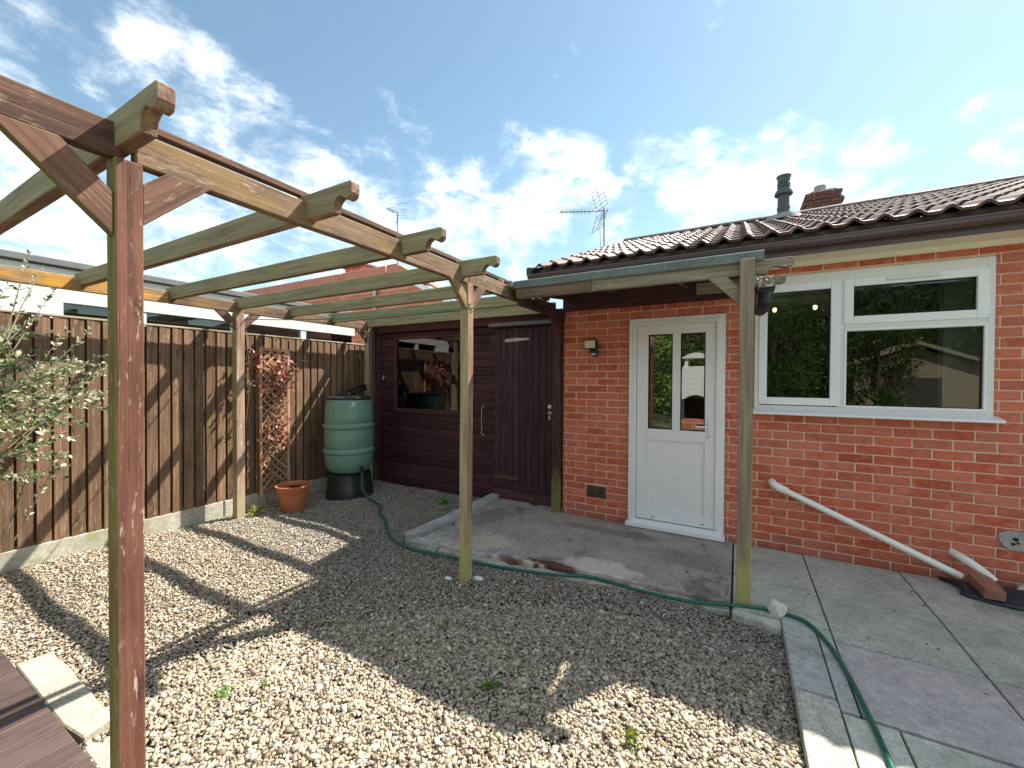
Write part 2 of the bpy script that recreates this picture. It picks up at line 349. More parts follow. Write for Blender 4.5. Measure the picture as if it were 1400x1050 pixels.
t = NT('gravel_base'); v = t.vec(world=True); n = t.voro(v, 55); n2 = t.noise(v, 3, 4)
c = t.mix(t.ss(n, 0.1, 0.6), (0.30, 0.26, 0.21), (0.05, 0.043, 0.036)); t.bump(n, 0.8, 0.01); M['gravel_base'] = t.done(c, 0.95, 0.1)

def glass(name, tint=(0.9, 0.95, 0.93), ior=2.0, rough=0.0):
    m = bpy.data.materials.new(name); m.use_nodes = True; t = m.node_tree; t.nodes.clear()
    o = t.nodes.new('ShaderNodeOutputMaterial'); mx = t.nodes.new('ShaderNodeMixShader'); f = t.nodes.new('ShaderNodeFresnel'); f.inputs[0].default_value = ior
    tr = t.nodes.new('ShaderNodeBsdfTransparent'); tr.inputs[0].default_value = (*tint, 1); g = t.nodes.new('ShaderNodeBsdfGlossy'); g.inputs['Roughness'].default_value = rough
    tcn = t.nodes.new('ShaderNodeTexCoord'); nz = t.nodes.new('ShaderNodeTexNoise'); nz.inputs['Scale'].default_value = 1.3; nz.inputs['Detail'].default_value = 0
    bp = t.nodes.new('ShaderNodeBump'); bp.inputs['Strength'].default_value = 0.02; bp.inputs['Distance'].default_value = 0.05
    t.links.new(tcn.outputs['Object'], nz.inputs['Vector']); t.links.new(nz.outputs[0], bp.inputs['Height']); t.links.new(bp.outputs[0], g.inputs['Normal'])
    t.links.new(f.outputs[0], mx.inputs[0]); t.links.new(tr.outputs[0], mx.inputs[1]); t.links.new(g.outputs[0], mx.inputs[2]); t.links.new(mx.outputs[0], o.inputs[0])
    M[name] = m
glass('window_glass', ior=1.65); glass('shed_glass', (0.55, 0.55, 0.55), 2.0, 0.02); glass('door_glass', (0.5, 0.55, 0.5), 2.6)
t = NT('bulb'); t.bs.inputs['Emission Color'].default_value = (1, 0.72, 0.36, 1); t.bs.inputs['Emission Strength'].default_value = 1.3; M['bulb'] = t.done((1, 0.8, 0.5), 0.4)

# ------------------------------------------------------------------ builders
WM = {}
def link(o, parent=None, world=None):
    col.objects.link(o); w = world or Matrix()
    if parent is not None:
        o.parent = parent; o.matrix_basis = WM[parent.name].inverted() @ w
    else: o.matrix_basis = w
    WM[o.name] = w
    return o
def tag(o, label, cat, group=None, kind=None):
    if label: o['label'] = label
    if cat: o['category'] = cat
    if group: o['group'] = group
    if kind: o['kind'] = kind
    return o
def thing(name, loc, label, cat, group=None):
    o = bpy.data.objects.new(name, None); o.empty_display_size = 0.2
    return tag(link(o, None, Matrix.Translation(loc)), label, cat, group)
class MB:
    def __init__(s): s.v = []; s.f = []
    def quad(s, *p):
        i = len(s.v); s.v += [tuple(q) for q in p]; s.f.append(tuple(range(i, i+len(p)))); return s
    def box(s, x0, x1, y0, y1, z0, z1):
        i = len(s.v)
        s.v += [(x0, y0, z0), (x1, y0, z0), (x1, y1, z0), (x0, y1, z0), (x0, y0, z1), (x1, y0, z1), (x1, y1, z1), (x0, y1, z1)]
        s.f += [tuple(i+k for k in q) for q in ((0, 3, 2, 1), (4, 5, 6, 7), (0, 1, 5, 4), (1, 2, 6, 5), (2, 3, 7, 6), (3, 0, 4, 7))]; return s
    def prism(s, poly, axis, a, b):
        """poly: 2-D outline; axis x: (y,z), axis y: (x,z), axis z: (x,y)"""
        n = len(poly); i = len(s.v)
        def P(q, t): return {'x': (t, q[0], q[1]), 'y': (q[0], t, q[1]), 'z': (q[0], q[1], t)}[axis]
        s.v += [P(q, a) for q in poly] + [P(q, b) for q in poly]
        s.f.append(tuple(i+k for k in range(n))[::-1]); s.f.append(tuple(i+n+k for k in range(n)))
        for k in range(n): s.f.append((i+k, i+(k+1) % n, i+n+(k+1) % n, i+n+k))
        return s
    def tube(s, pts, r, n=8, cap=True):
        pts = [Vector(p) for p in pts]; i0 = len(s.v); m = len(pts); ref = None
        for k, p in enumerate(pts):
            t = (pts[min(k+1, m-1)] - pts[max(k-1, 0)]).normalized()
            if ref is None: ref = Vector((0, 0, 1)) if abs(t.z) < 0.9 else Vector((1, 0, 0))
            a = t.cross(ref).normalized(); b = t.cross(a).normalized(); ref = a.cross(t)
            ra = r[k] if isinstance(r, (list, tuple)) else r
            for j in range(n):
                q = p + (a*math.cos(2*math.pi*j/n) + b*math.sin(2*math.pi*j/n))*ra; s.v.append(tuple(q))
        for k in range(m-1):
            for j in range(n): s.f.append((i0+k*n+j, i0+k*n+(j+1) % n, i0+(k+1)*n+(j+1) % n, i0+(k+1)*n+j))
        if cap: s.f.append(tuple(i0+j for j in range(n))[::-1]); s.f.append(tuple(i0+(m-1)*n+j for j in range(n)))
        return s
    def lathe(s, prof, c=(0, 0, 0), n=32, caps=True):
        i0 = len(s.v); m = len(prof)
        for (r, z) in prof:
            for j in range(n): s.v.append((c[0]+r*math.cos(2*math.pi*j/n), c[1]+r*math.sin(2*math.pi*j/n), c[2]+z))
        for k in range(m-1):
            for j in range(n): s.f.append((i0+k*n+j, i0+k*n+(j+1) % n, i0+(k+1)*n+(j+1) % n, i0+(k+1)*n+j))
        if caps: s.f.append(tuple(i0+j for j in range(n))[::-1]); s.f.append(tuple(i0+(m-1)*n+j for j in range(n)))
        return s
    def mesh(s, name, mat, smooth=False, bev=0.0, seg=1, fix=True):
        me = bpy.data.meshes.new(name); me.from_pydata(s.v, [], s.f)
        if bev or fix:
            bm = bmesh.new(); bm.from_mesh(me)
            if fix: bmesh.ops.recalc_face_normals(bm, faces=bm.faces)
            if bev: bmesh.ops.bevel(bm, geom=bm.edges[:], offset=bev, segments=seg, affect='EDGES', profile=0.6, clamp_overlap=True)
            bm.to_mesh(me); bm.free()
        if smooth:
            me.polygons.foreach_set('use_smooth', [True]*len(me.polygons))
            try: me.set_sharp_from_angle(angle=R(38))
            except Exception: pass
        me.materials.append(M[mat]); return me
    def build(s, name, mat, parent=None, smooth=False, bev=0.0, seg=1, origin=None, fix=True):
        w = Matrix.Translation(origin) if origin is not None else (Matrix.Translation(WM[parent.name].to_translation()) if parent is not None else Matrix())
        o0 = w.to_translation(); s.v = [(x-o0.x, y-o0.y, z-o0.z) for x, y, z in s.v]
        me = s.mesh(name, mat, smooth, bev, seg, fix)
        return link(bpy.data.objects.new(name, me), parent, w)
def inst(name, me, parent, w): return link(bpy.data.objects.new(name, me), parent, w)
def frame(p0, p1, side):
    """matrix with local X along p0->p1 and local Y as near as can be to side"""
    p0 = Vector(p0); p1 = Vector(p1); x = (p1-p0).normalized(); y = Vector(side); y = (y - x*y.dot(x)).normalized(); z = x.cross(y)
    c = (p0+p1)/2
    return Matrix(((x.x, y.x, z.x, c.x), (x.y, y.y, z.y, c.y), (x.z, y.z, z.z, c.z), (0, 0, 0, 1))), (p1-p0).length
def timber(name, p0, p1, w, h, side, mat, parent=None, bev=0.004, warp=0.0, cuts=1):
    """a sawn timber: w across 'side', h across the third axis"""
    mx, L = frame(p0, p1, side); b = MB(); n = cuts
    for k in range(n+1):
        x = -L/2 + L*k/n; dy = rnd.uniform(-warp, warp) if 0 < k < n else 0; dz = rnd.uniform(-warp, warp) if 0 < k < n else 0
        b.v += [(x, -w/2+dy, -h/2+dz), (x, w/2+dy, -h/2+dz), (x, w/2+dy, h/2+dz), (x, -w/2+dy, h/2+dz)]
    b.f.append((0, 3, 2, 1)); b.f.append(tuple(4*n+k for k in range(4)))
    for k in range(n):
        for j in range(4): b.f.append((4*k+j, 4*k+(j+1) % 4, 4*k+4+(j+1) % 4, 4*k+4+j))
    me = b.mesh(name, mat, bev=0.0); bm = bmesh.new(); bm.from_mesh(me)
    ed = [e for e in bm.edges if e.calc_face_angle(0) > 0.5]
    bmesh.ops.bevel(bm, geom=ed, offset=bev, segments=1, affect='EDGES', clamp_overlap=True); bm.to_mesh(me); bm.free()
    return link(bpy.data.objects.new(name, me), parent, mx)
def shaped_timber(name, poly, width, p0, p1, side, mat, parent=None):
    """poly (along, across) outline extruded over width in 'side'"""
    mx, L = frame(p0, p1, side); b = MB(); b.prism([(x, z) for x, z in poly], 'y', -width/2, width/2)
    me = b.mesh(name, mat); bm = bmesh.new(); bm.from_mesh(me)
    ed = [e for e in bm.edges if e.calc_face_angle(0) > 0.9]
    bmesh.ops.bevel(bm, geom=ed, offset=0.003, segments=1, affect='EDGES', clamp_overlap=True); bm.to_mesh(me); bm.free()
    return link(bpy.data.objects.new(name, me), parent, mx)
def setcol(me, cols, domain='FACE'):
    """per-face colours stored on corners"""
    a = me.color_attributes.new('Col', 'FLOAT_COLOR', 'POINT')
    a.data.foreach_set('color', np.asarray(cols, dtype=np.float32).ravel())
def npmesh(name, V, F, mat, cols=None, smooth=False):
    me = bpy.data.meshes.new(name); nf = len(F); k = F.shape[1]
    me.vertices.add(len(V)); me.vertices.foreach_set('co', V.astype(np.float32).ravel())
    me.loops.add(nf*k); me.loops.foreach_set('vertex_index', F.astype(np.int32).ravel())
    me.polygons.add(nf); me.polygons.foreach_set('loop_start', np.arange(0, nf*k, k, dtype=np.int32))
    if smooth: me.polygons.foreach_set('use_smooth', np.ones(nf, dtype=bool))
    me.update(calc_edges=True); me.materials.append(M[mat])
    if cols is not None: setcol(me, np.c_[cols, np.ones(len(cols))])
    return me

GZ = -0.05        # gravel bed level; the slab and paving tops are at 0
WALL = 4.21       # face of the house brickwork

# ------------------------------------------------------------------ ground and paving
g = MB(); g.quad((-400, -400, -0.30), (400, -400, -0.30), (400, 400, -0.30), (-400, 400, -0.30)); o = g.build('ground', 'earth'); o['kind'] = 'structure'
g = MB(); g.box(-8, 8, -14, 4.33, -0.28, -0.115); o = g.build('lawn', 'earth'); o['kind'] = 'structure'
g = MB(); g.quad((-4.97, -1.6, GZ-0.012), (0.26, -1.6, GZ-0.012), (0.26, 4.34, GZ-0.012), (-4.97, 4.34, GZ-0.012)); o = g.build('gravel_bed', 'gravel_base'); o['kind'] = 'structure'

def gravel(bv, bf, count, r0, r1):
    x = nrg.uniform(-4.94, 0.245, count); y = nrg.uniform(-0.35, 4.32, count)
    ok = ~((x > -2.66) & (y > 2.76 + 0.20*np.clip((x+2.0)/1.2, 0, 1))) & ~((x > -0.1) & (y > 2.93)) & ~((y < 0.575) & (x < -2.04)) & ~((y < 0.70) & (x < -2.33) & (x > -3.26))
    ok &= ~((np.hypot(x+4.43, y-3.62) < 0.24))
    dcam = np.hypot(x, y); keep = (dcam > max(0.9, r0)) & (dcam <= r1)
    vis = (x*fw.x + y*fw.y) > 0.9
    x, y = x[ok & keep & vis], y[ok & keep & vis]; n = len(x)
    r = np.clip(nrg.lognormal(math.log(0.0065), 0.38, n), 0.0034, 0.019)
    sc = np.c_[r*nrg.uniform(0.95, 1.45, n), r*nrg.uniform(0.65, 1.0, n), r*nrg.uniform(0.40, 0.75, n)]
    V = bv[None]*(1+nrg.uniform(-0.42, 0.34, (n, len(bv), 3)))*sc[:, None, :]
    az = nrg.uniform(0, 2*np.pi, n); ti = nrg.normal(0, 0.38, n)
    ct, st = np.cos(ti)[:, None], np.sin(ti)[:, None]
    vx, vz = V[..., 0]*ct + V[..., 2]*st, -V[..., 0]*st + V[..., 2]*ct
    ca, sa = np.cos(az)[:, None], np.sin(az)[:, None]
    X = vx*ca - V[..., 1]*sa + x[:, None]; Y = vx*sa + V[..., 1]*ca + y[:, None]
    z = GZ + nrg.uniform(-0.010, 0.010, n) + 0.010*np.sin(x*2.3+1)*np.sin(y*1.9) + 0.006*np.sin(x*6+y*4)
    Z = vz + z[:, None]
    pal = np.array([[0.55, 0.465, 0.335], [0.49, 0.415, 0.31], [0.42, 0.335, 0.235], [0.62, 0.55, 0.44], [0.33, 0.28, 0.22], [0.44, 0.335, 0.235], [0.24, 0.18, 0.13], [0.68, 0.63, 0.54]])
    pal = pal*0.86
    pc = pal[nrg.choice(len(pal), n, p=[.22, .2, .16, .14, .10, .09, .05, .04])]*nrg.uniform(0.8, 1.15, (n, 1))
    # house-shade grey painted into the stones towards the house, patchy like darker fines
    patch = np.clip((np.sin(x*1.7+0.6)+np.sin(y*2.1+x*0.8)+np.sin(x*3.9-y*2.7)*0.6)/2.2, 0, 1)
    shade_grey = np.clip((y-1.7)/1.0, 0, 1)*0.48*(0.6+0.5*patch)
    pc = pc*(1-shade_grey[:, None]) + np.array([0.225, 0.23, 0.228])*shade_grey[:, None]
    F = (bf[None] + (np.arange(n)*len(bv))[:, None, None]).reshape(-1, 3)
    return np.stack([X, Y, Z], -1).reshape(-1, 3), F, np.repeat(pc, len(bv), 0)
q = 0.74
CUBE = (np.array([(-q, -q, -q), (q, -q, -q), (q, q, -q), (-q, q, -q), (-q, -q, q), (q, -q, q), (q, q, q), (-q, q, q)]), np.array([(0, 3, 2), (0, 2, 1), (4, 5, 6), (4, 6, 7), (0, 1, 5), (0, 5, 4), (1, 2, 6), (1, 6, 5), (2, 3, 7), (2, 7, 6), (3, 0, 4), (3, 4, 7)]))
OCTA = (np.array([(1.1, 0, 0), (0, 1.1, 0), (-1.1, 0, 0), (0, -1.1, 0), (0, 0, 1.0), (0, 0, -1.0)]), np.array([(0, 1, 4), (1, 2, 4), (2, 3, 4), (3, 0, 4), (1, 0, 5), (2, 1, 5), (3, 2, 5), (0, 3, 5)]))
near = gravel(*CUBE, 380000, 0.0, 2.7); away_ = gravel(*OCTA, 290000, 2.7, 9.0)
me = npmesh('gravel', np.concatenate([near[0], away_[0]]), np.concatenate([near[1], away_[1]+len(near[0])]), 'gravel_stone', np.concatenate([near[2], away_[2]]))
tag(link(bpy.data.objects.new('gravel', me)), 'loose buff and grey gravel filling the yard', 'gravel', kind='stuff')

# concrete apron in front of the two doors, with its broken front edge
def ragged(pts, step, amp):
    out = []
    for (a, b, jag) in pts:
        a = Vector(a); b = Vector(b); n = max(1, int((b-a).length/step))
        for k in range(n):
            p = a.lerp(b, k/n)
            if jag and k: p += Vector((0, rnd.uniform(-amp, amp)))
            out.append((p.x, p.y))
    return out
poly = ragged([((-2.545, 4.325), (-2.545, 2.84), 0), ((-2.545, 2.84), (-1.55, 2.90), 1), ((-1.55, 2.90), (-0.95, 3.02), 1), ((-0.95, 3.02), (-0.028, 3.055), 1), ((-0.028, 3.055), (-0.028, 4.205), 0), ((-0.028, 4.205), (-1.70, 4.205), 0), ((-1.70, 4.205), (-1.70, 4.325), 0), ((-1.70, 4.325), (-2.545, 4.325), 0)], 0.05, 0.022)
b = MB(); b.prism(poly, 'z', -0.12, 0.0); apron = b.build('concrete_slab', 'slab_concrete', bev=0.006); apron['kind'] = 'structure'
# thin strip of rougher concrete along the broken edge
poly = ragged([((-2.30, 2.86), (-2.28, 2.79), 0), ((-2.28, 2.79), (-1.5, 2.815), 1), ((-1.5, 2.815), (-0.6, 2.95), 1), ((-0.6, 2.95), (-0.03, 2.985), 1), ((-0.03, 2.985), (-0.03, 3.03), 0), ((-0.03, 3.03), (-0.95, 2.995), 1), ((-0.95, 2.995), (-1.55, 2.875), 1), ((-1.55, 2.875), (-2.30, 2.86), 1)], 0.05, 0.02)
b = MB(); b.prism(poly, 'z', -0.12, -0.028); o = b.build('slab_footing', 'kerb_concrete', bev=0.006); o['kind'] = 'structure'

poly = ragged([((-0.02, 2.945), (0.12, 2.93), 1), ((0.12, 2.93), (0.245, 2.90), 1), ((0.245, 2.90), (0.245, 2.998), 0), ((0.245, 2.998), (-0.02, 2.998), 0), ((-0.02, 2.998), (-0.02, 2.945), 0)], 0.05, 0.012)
b = MB(); b.prism(poly, 'z', -0.12, -0.012); o = b.build('slab_footing', 'kerb_grey', bev=0.006); o['kind'] = 'structure'
pav = MB(); pav.box(0.255, 4.0, -3.0, 4.205, -0.14, -0.028); pav.box(-0.015, 0.254, 3.0, 4.205, -0.14, -0.028); paving = pav.build('paving', 'soil'); paving['kind'] = 'structure'
def paver(x0, x1, y0, y1, mat):
    b = MB(); b.box(x0+0.0045, x1-0.0045, y0+0.007, y1-0.007, -0.03, 0)
    o = b.build('paving_slab', mat, paving, bev=0.003, origin=((x0+x1)/2, (y0+y1)/2, 0))
    o.matrix_basis = o.matrix_basis @ Matrix.Rotation(R(rnd.uniform(-0.35, 0.35)), 4, 'X') @ Matrix.Rotation(R(rnd.uniform(-0.3, 0.3)), 4, 'Y')
paver(-0.02, 0.49, 3.51, 4.20, 'paver_grey'); paver(-0.02, 0.49, 2.995, 3.51, 'paver_grey')
paver(0.414, 0.49, 2.29, 2.995, 'kerb_grey'); paver(0.416, 0.61, 1.68, 2.285, 'paver_grey'); paver(0.418, 0.61, 1.07, 1.675, 'paver_grey')
for i, x in enumerate((0.49, 1.10, 1.71, 2.32)):
    paver(x, x+0.61, 3.51, 4.20, 'paver_grey')
    paver(x, x+0.61, 2.89, 3.51, 'paver_grey')
    paver(x, x+0.61, 2.29, 2.89, 'paver_purple' if i < 2 else 'paver_grey')
    x2 = x + 0.12
    paver(x2, x2+0.61, 1.68, 2.285, 'paver_grey'); paver(x2, x2+0.61, 1.07, 1.675, 'paver_purple' if i == 1 else 'paver_grey')
    for j in range(6): paver(x2, x2+0.61, 1.07-0.61*(j+1), 1.07-0.61*j-0.005, 'paver_grey')

# concrete edging pieces
def edging(x0, x1, y0, y1, z1, mat, label, rot=0.0):
    b = MB(); b.box(x0, x1, y0, y1, -0.14, z1); c = ((x0+x1)/2, (y0+y1)/2, 0)
    o = b.build('edging_kerb', mat, None, bev=0.010, seg=2, origin=c); o.rotation_euler.z = R(rot); tag(o, label, 'kerb', 'concrete edging kerbs')
edging(-2.66, -2.55, 3.42, 4.30, 0.055, 'kerb_grey', 'grey concrete edging kerb running up to the dark shed door')
edging(-2.67, -2.56, 2.80, 3.412, 0.05, 'kerb_grey', 'grey concrete edging kerb ending at the corner where the green hose bends', -1.5)
edging(-2.53, -2.31, 2.73, 2.835, 0.035, 'kerb_grey', 'short broken kerb piece beside the hose at the slab corner', 2)
edging(0.248, 0.412, 2.36, 2.99, 0.004, 'kerb_grey', 'weathered grey edging kerb next to the white rock', 0)
edging(0.250, 0.414, 1.74, 2.352, 0.002, 'kerb_concrete', 'pale edging kerb half in sun beside the curving hose', 0)
edging(0.252, 0.416, 1.12, 1.733, 0.002, 'kerb_concrete', 'pale sunlit edging kerb past the end of the gravel', 0)

# decking corner and the pale stone against it
deck = thing('decking', (-2.8, 0.0, 0.02), 'low dark brown timber deck with weathered boards beside the pergola post', 'deck')
x = -3.75
while x < -2.10:
    w = 0.142; timber('deck_board', (x+w/2, -1.7, 0.012), (x+w/2, 0.565, 0.012), w, 0.028, (1, 0, 0), 'deck_wood', deck, bev=0.003); x += w+0.005
b = MB(); b.box(-3.75, -2.12, -1.65, 0.53, -0.10, -0.004); b.build('joist_frame', 'dark_brown', deck)
b = MB(); b.prism(ragged([((-3.23, 0.585), (-2.50, 0.580), 0), ((-2.50, 0.580), (-2.34, 0.60), 1), ((-2.34, 0.60), (-2.36, 0.70), 0), ((-2.36, 0.70), (-3.22, 0.715), 1), ((-3.22, 0.715), (-3.23, 0.585), 0)], 0.1, 0.008), 'z', -0.10, -0.012)
tag(b.build('stone_strip', 'pale_stone', None, bev=0.006, origin=(-2.8, 0.65, 0)), 'pale cream stone strip lying along the end of the brown deck', 'stone')
b = MB(); b.prism(ragged([((-2.33, 0.59), (-2.05, 0.585), 1), ((-2.05, 0.585), (-1.93, 0.40), 1), ((-1.93, 0.40), (-1.90, 0.52), 1), ((-1.90, 0.52), (-2.10, 0.64), 1), ((-2.10, 0.64), (-2.30, 0.66), 1)], 0.06, 0.01), 'z', -0.10, -0.022)
tag(b.build('mortar_bed', 'pale_stone', None, bev=0.006, origin=(-2.1, 0.6, 0)), 'crumbling pale mortar between the deck corner and the red pergola post', 'mortar')

# ------------------------------------------------------------------ the bungalow
house = thing('house', (0, WALL, 0), 'red brick bungalow with brown tiled roof and white plastic door and window', 'house')
DX0, DX1, DZ1 = -0.968, -0.100, 2.078
WX0, WX1, WZ0, WZ1 = 0.125, 1.592, 1.205, 2.362
XL, XR = -1.685, 4.6; ZT = 2.47
b = MB(); f0, f1 = WALL+0.006, WALL+0.27
b.box(XL, DX0, f0, f1, -0.2, ZT); b.box(DX0, DX1, f0, f1, DZ1, ZT); b.box(DX1, WX0, f0, f1, -0.2, ZT)
b.box(WX0, WX1, f0, f1, -0.2, WZ0-0.03); b.box(WX0, WX1, f0, f1, WZ1, ZT); b.box(WX1, XR, f0, f1, -0.2, ZT)
b.box(DX0, DX1, f0, f1, -0.2, -0.01)
wall = b.build('wall', 'mortar', house, fix=False)
PIT, JW = 0.2255, 0.0115
bcache = {}
def brick_mesh(L, var):
    k = (round(L, 3), var)
    if k not in bcache:
        b = MB(); b.box(-L/2, L/2, 0, 0.09, -0.0325, 0.0325); me = b.mesh('brick', 'brick_red', bev=0.0035)
        r2 = random.Random(hash(k) & 0xffff)
        for v in me.vertices: v.co.x += r2.uniform(-.0012, .0012); v.co.z += r2.uniform(-.0012, .0012)
        bcache[k] = me
    return bcache[k]
cands = []
for k in range(-1, 33):
    zc = 0.0566 - 0.075 + 0.075*k; z0, z1 = zc+0.005, zc+0.070; zm = (z0+z1)/2
    if z1 > 2.475: continue
    x = 0.156 + (PIT/2 if k % 2 else 0) - PIT*12
    while x < XR:
        a, c = x+JW/2, x+PIT-JW/2; x += PIT
        a = max(a, XL+0.003); c = min(c, XR)
        segs = [(a, c)]
        for (h0, h1, q0, q1) in ((DX0, DX1, -1, DZ1), (WX0-0.004, WX1+0.004, WZ0-0.03, WZ1)):
            ns = []
            for (p, q) in segs:
                if z1 <= q0+0.012 or z0 >= q1-0.012 or q <= h0 or p >= h1: ns.append((p, q)); continue
                if p < h0-0.012: ns.append((p, h0-0.001))
                if q > h1+0.012: ns.append((h1+0.001, q))
            segs = ns
        if k in (3, 4) and any(p < -1.30 < q for p, q in segs): segs = [s for s in segs if not (s[0] < -1.30 < s[1])] + ([(-1.538+.005, -1.415)] if k == 3 else []) + ([(-1.195, -1.082)] if k == 3 else [])
        for (p, q) in segs:
            if q-p > 0.010: cands.append((p, q, zm))
def pix(X, Y, Z):
    v = Vector((X, Y, Z-CAMZ)); d = v.dot(fw); return (700+557.75*v.dot(rr)/d, 525-557.75*v.dot(uu)/d) if d > 0.1 else (9999, 9999)
cands.sort(key=lambda s: (not pix((s[0]+s[1])/2, WALL, s[2])[0] < 1415, -(s[1]-s[0])*1e-6, Vector(((s[0]+s[1])/2, WALL, s[2]-CAMZ)).length))
rest = MB()
for n, (p, q, zm) in enumerate(cands):
    if n < 300:
        inst('brick', brick_mesh(q-p, rnd.randrange(3)), wall, Matrix.Translation(((p+q)/2, WALL+rnd.uniform(-.0015, .0015), zm)))
    else: rest.box(p, q, WALL, WALL+0.09, zm-0.0325, zm+0.0325)
if rest.v: rb = rest.build('brickwork', 'brick_red', wall, fix=False); rb['kind'] = 'stuff'
# other walls of the bungalow, interior room
b = MB(); b.box(XL, XL+0.25, f1+0.002, 12.0, -0.2, ZT); b.prism([(f1+0.01, ZT), (12.0, ZT), (8.02, 4.00)], 'x', XL+0.01, XL+0.24); b.build('gable_wall', 'brick_far', house)
b = MB(); b.box(XR, XR+0.25, f0, 12.0, -0.2, ZT); b.box(XL, XR, 12.0, 12.25, -0.2, ZT); b.build('back_wall', 'brick_far', house)
b = MB(); b.box(XL+0.26, XR-0.01, f1+0.01, 11.9, 2.42, 2.46); b.build('ceiling', 'interior', house)
b = MB(); b.box(XL+0.26, XR-0.01, f1+0.003, 11.9, -0.05, 0.01); b.build('floor', 'interior_dark', house)
b = MB(); b.box(-0.02, 0.06, f1+0.02, 7.4, 0.012, 2.415); b.box(0.07, XR-0.02, 7.4, 7.5, 0.012, 2.415); b.build('inner_wall', 'interior_dark', house)
b = MB(); b.box(1.55, 1.75, 4.9, 5.0, 0.012, 2.41); b.build('inner_pier', 'interior', house)

# door
door = MB()
def rect_frame(b, x0, x1, z0, z1, w, y0, y1, wb=None, wt_=None):
    wb = w if wb is None else wb; wt_ = w if wt_ is None else wt_
    b.box(x0, x0+w, y0, y1, z0, z1); b.box(x1-w, x1, y0, y1, z0, z1)
    if wb: b.box(x0+w, x1-w, y0, y1, z0, z0+wb)
    if wt_: b.box(x0+w, x1-w, y0, y1, z1-wt_, z1)
    return b
b = rect_frame(MB(), DX0+0.002, DX1-0.002, 0.05, DZ1-0.002, 0.072, 4.188, 4.27, wb=0.0)
door = b.build('door', 'upvc', house, bev=0.004, seg=2)
b = rect_frame(MB(), DX0+0.040, DX1-0.040, 0.052, DZ1-0.040, 0.036, 4.182, 4.192, wb=0.0); b.build('frame_bead', 'upvc', door, bev=0.002)
LX0, LX1, LZ0, LZ1 = -0.890, -0.176, 0.082, 2.002
b = MB(); yl0, yl1 = 4.200, 4.262
P1, P2 = (-0.782, -0.556), (-0.484, -0.268)
b.box(LX0, P1[0], yl0, yl1, LZ0, LZ1); b.box(P2[1], LX1, yl0, yl1, LZ0, LZ1)
b.box(P1[0], P2[1], yl0, yl1, 1.915, LZ1); b.box(P1[0], P2[1], yl0, yl1, 0.880, 0.985); b.box(P1[0], P2[1], yl0, yl1, LZ0, 0.192); b.box(P1[1], P2[0], yl0, yl1, 0.985, 1.915)
b.build('door_leaf', 'upvc', door, bev=0.004, seg=2)
b = MB(); b.box(P1[0]+0.001, P2[1]-0.001, 4.215, 4.25, 0.193, 0.879); b.build('lower_panel', 'upvc', door)
b = rect_frame(MB(), P1[0], P2[1], 0.192, 0.880, 0.014, 4.206, 4.217); b.build('panel_bead', 'upvc', door, bev=0.003)
for (a, c) in (P1, P2):
    b = rect_frame(MB(), a, c, 0.985, 1.915, 0.010, 4.210, 4.220); b.build('glazing_bead', 'rubber_seal', door)
    b = MB(); b.box(a+0.004, c-0.004, 4.222, 4.226, 0.990, 1.911); b.build('pane', 'door_glass', door)
b = MB(); b.box(DX0-0.012, DX1+0.008, 4.125, 4.30, 0.008, 0.048); b.prism([(4.125, 0.048), (4.20, 0.048), (4.20, 0.078)], 'x', DX0+0.02, DX1-0.02); b.build('threshold', 'upvc', door, bev=0.003)
b = MB(); b.box(-0.243, -0.213, 4.190, 4.201, 0.905, 1.095); h = b.build('handle', 'upvc', door, bev=0.004)
b = MB(); b.tube([(-0.228, 4.195, 1.035), (-0.228, 4.150, 1.035), (-0.240, 4.142, 1.035), (-0.345, 4.142, 1.033)], 0.0095, 10); b.build('lever', 'upvc', door, smooth=True)
b = MB(); b.tube([(-0.228, 4.1895, 0.945), (-0.228, 4.187, 0.945)], 0.009, 12); b.build('keyhole', 'metal_grey', door)
for x in (-0.74, -0.30): b = MB(); b.box(x, x+0.03, 4.197, 4.2, 0.108, 0.114); b.build('drain_slot', 'rubber_seal', door)

# window
b = rect_frame(MB(), WX0, WX1, WZ0, WZ1, 0.040, 4.196, 4.262, wb=0.05, wt_=0.075)
b.box(0.702, 0.752, 4.196, 4.262, WZ0+0.05, WZ1-0.075); b.box(0.752, WX1-0.04, 4.196, 4.262, 1.868, 1.935)
win = b.build('window', 'upvc_dirty', house, bev=0.003)
def sash(x0, x1, z0, z1, w, y0=4.186, gl=True):
    b = rect_frame(MB(), x0, x1, z0, z1, w, y0, 4.25); s = b.build('casement', 'upvc', win, bev=0.006, seg=2)
    b = rect_frame(MB(), x0+w-0.001, x1-w+0.001, z0+w-0.001, z1-w+0.001, 0.007, 4.21, 4.225); b.build('gasket', 'rubber_seal', win)
def pane(x0, x1, z0, z1, y=4.222):
    b = MB(); b.box(x0, x1, y, y+0.006, z0, z1); b.build('pane', 'window_glass', win, origin=((x0+x1)/2, y, (z0+z1)/2))
sash(0.157, 0.720, 1.262, 2.288, 0.062); pane(0.221, 0.656, 1.328, 2.222)
sash(0.742, 1.560, 1.925, 2.288, 0.062); pane(0.806, 1.496, 1.990, 2.224)
b = rect_frame(MB(), 0.746, 1.556, 1.252, 1.888, 0.018, 4.19, 4.24); b.build('bead', 'upvc', win, bev=0.004)
b = rect_frame(MB(), 0.763, 1.539, 1.269, 1.871, 0.007, 4.212, 4.226); b.build('gasket', 'rubber_seal', win); pane(0.769, 1.533, 1.275, 1.865)
b = MB(); b.box(0.998, 1.300, 4.168, 4.187, 2.250, 2.272); b.build('trickle_vent', 'upvc_dirty', win, bev=0.004)
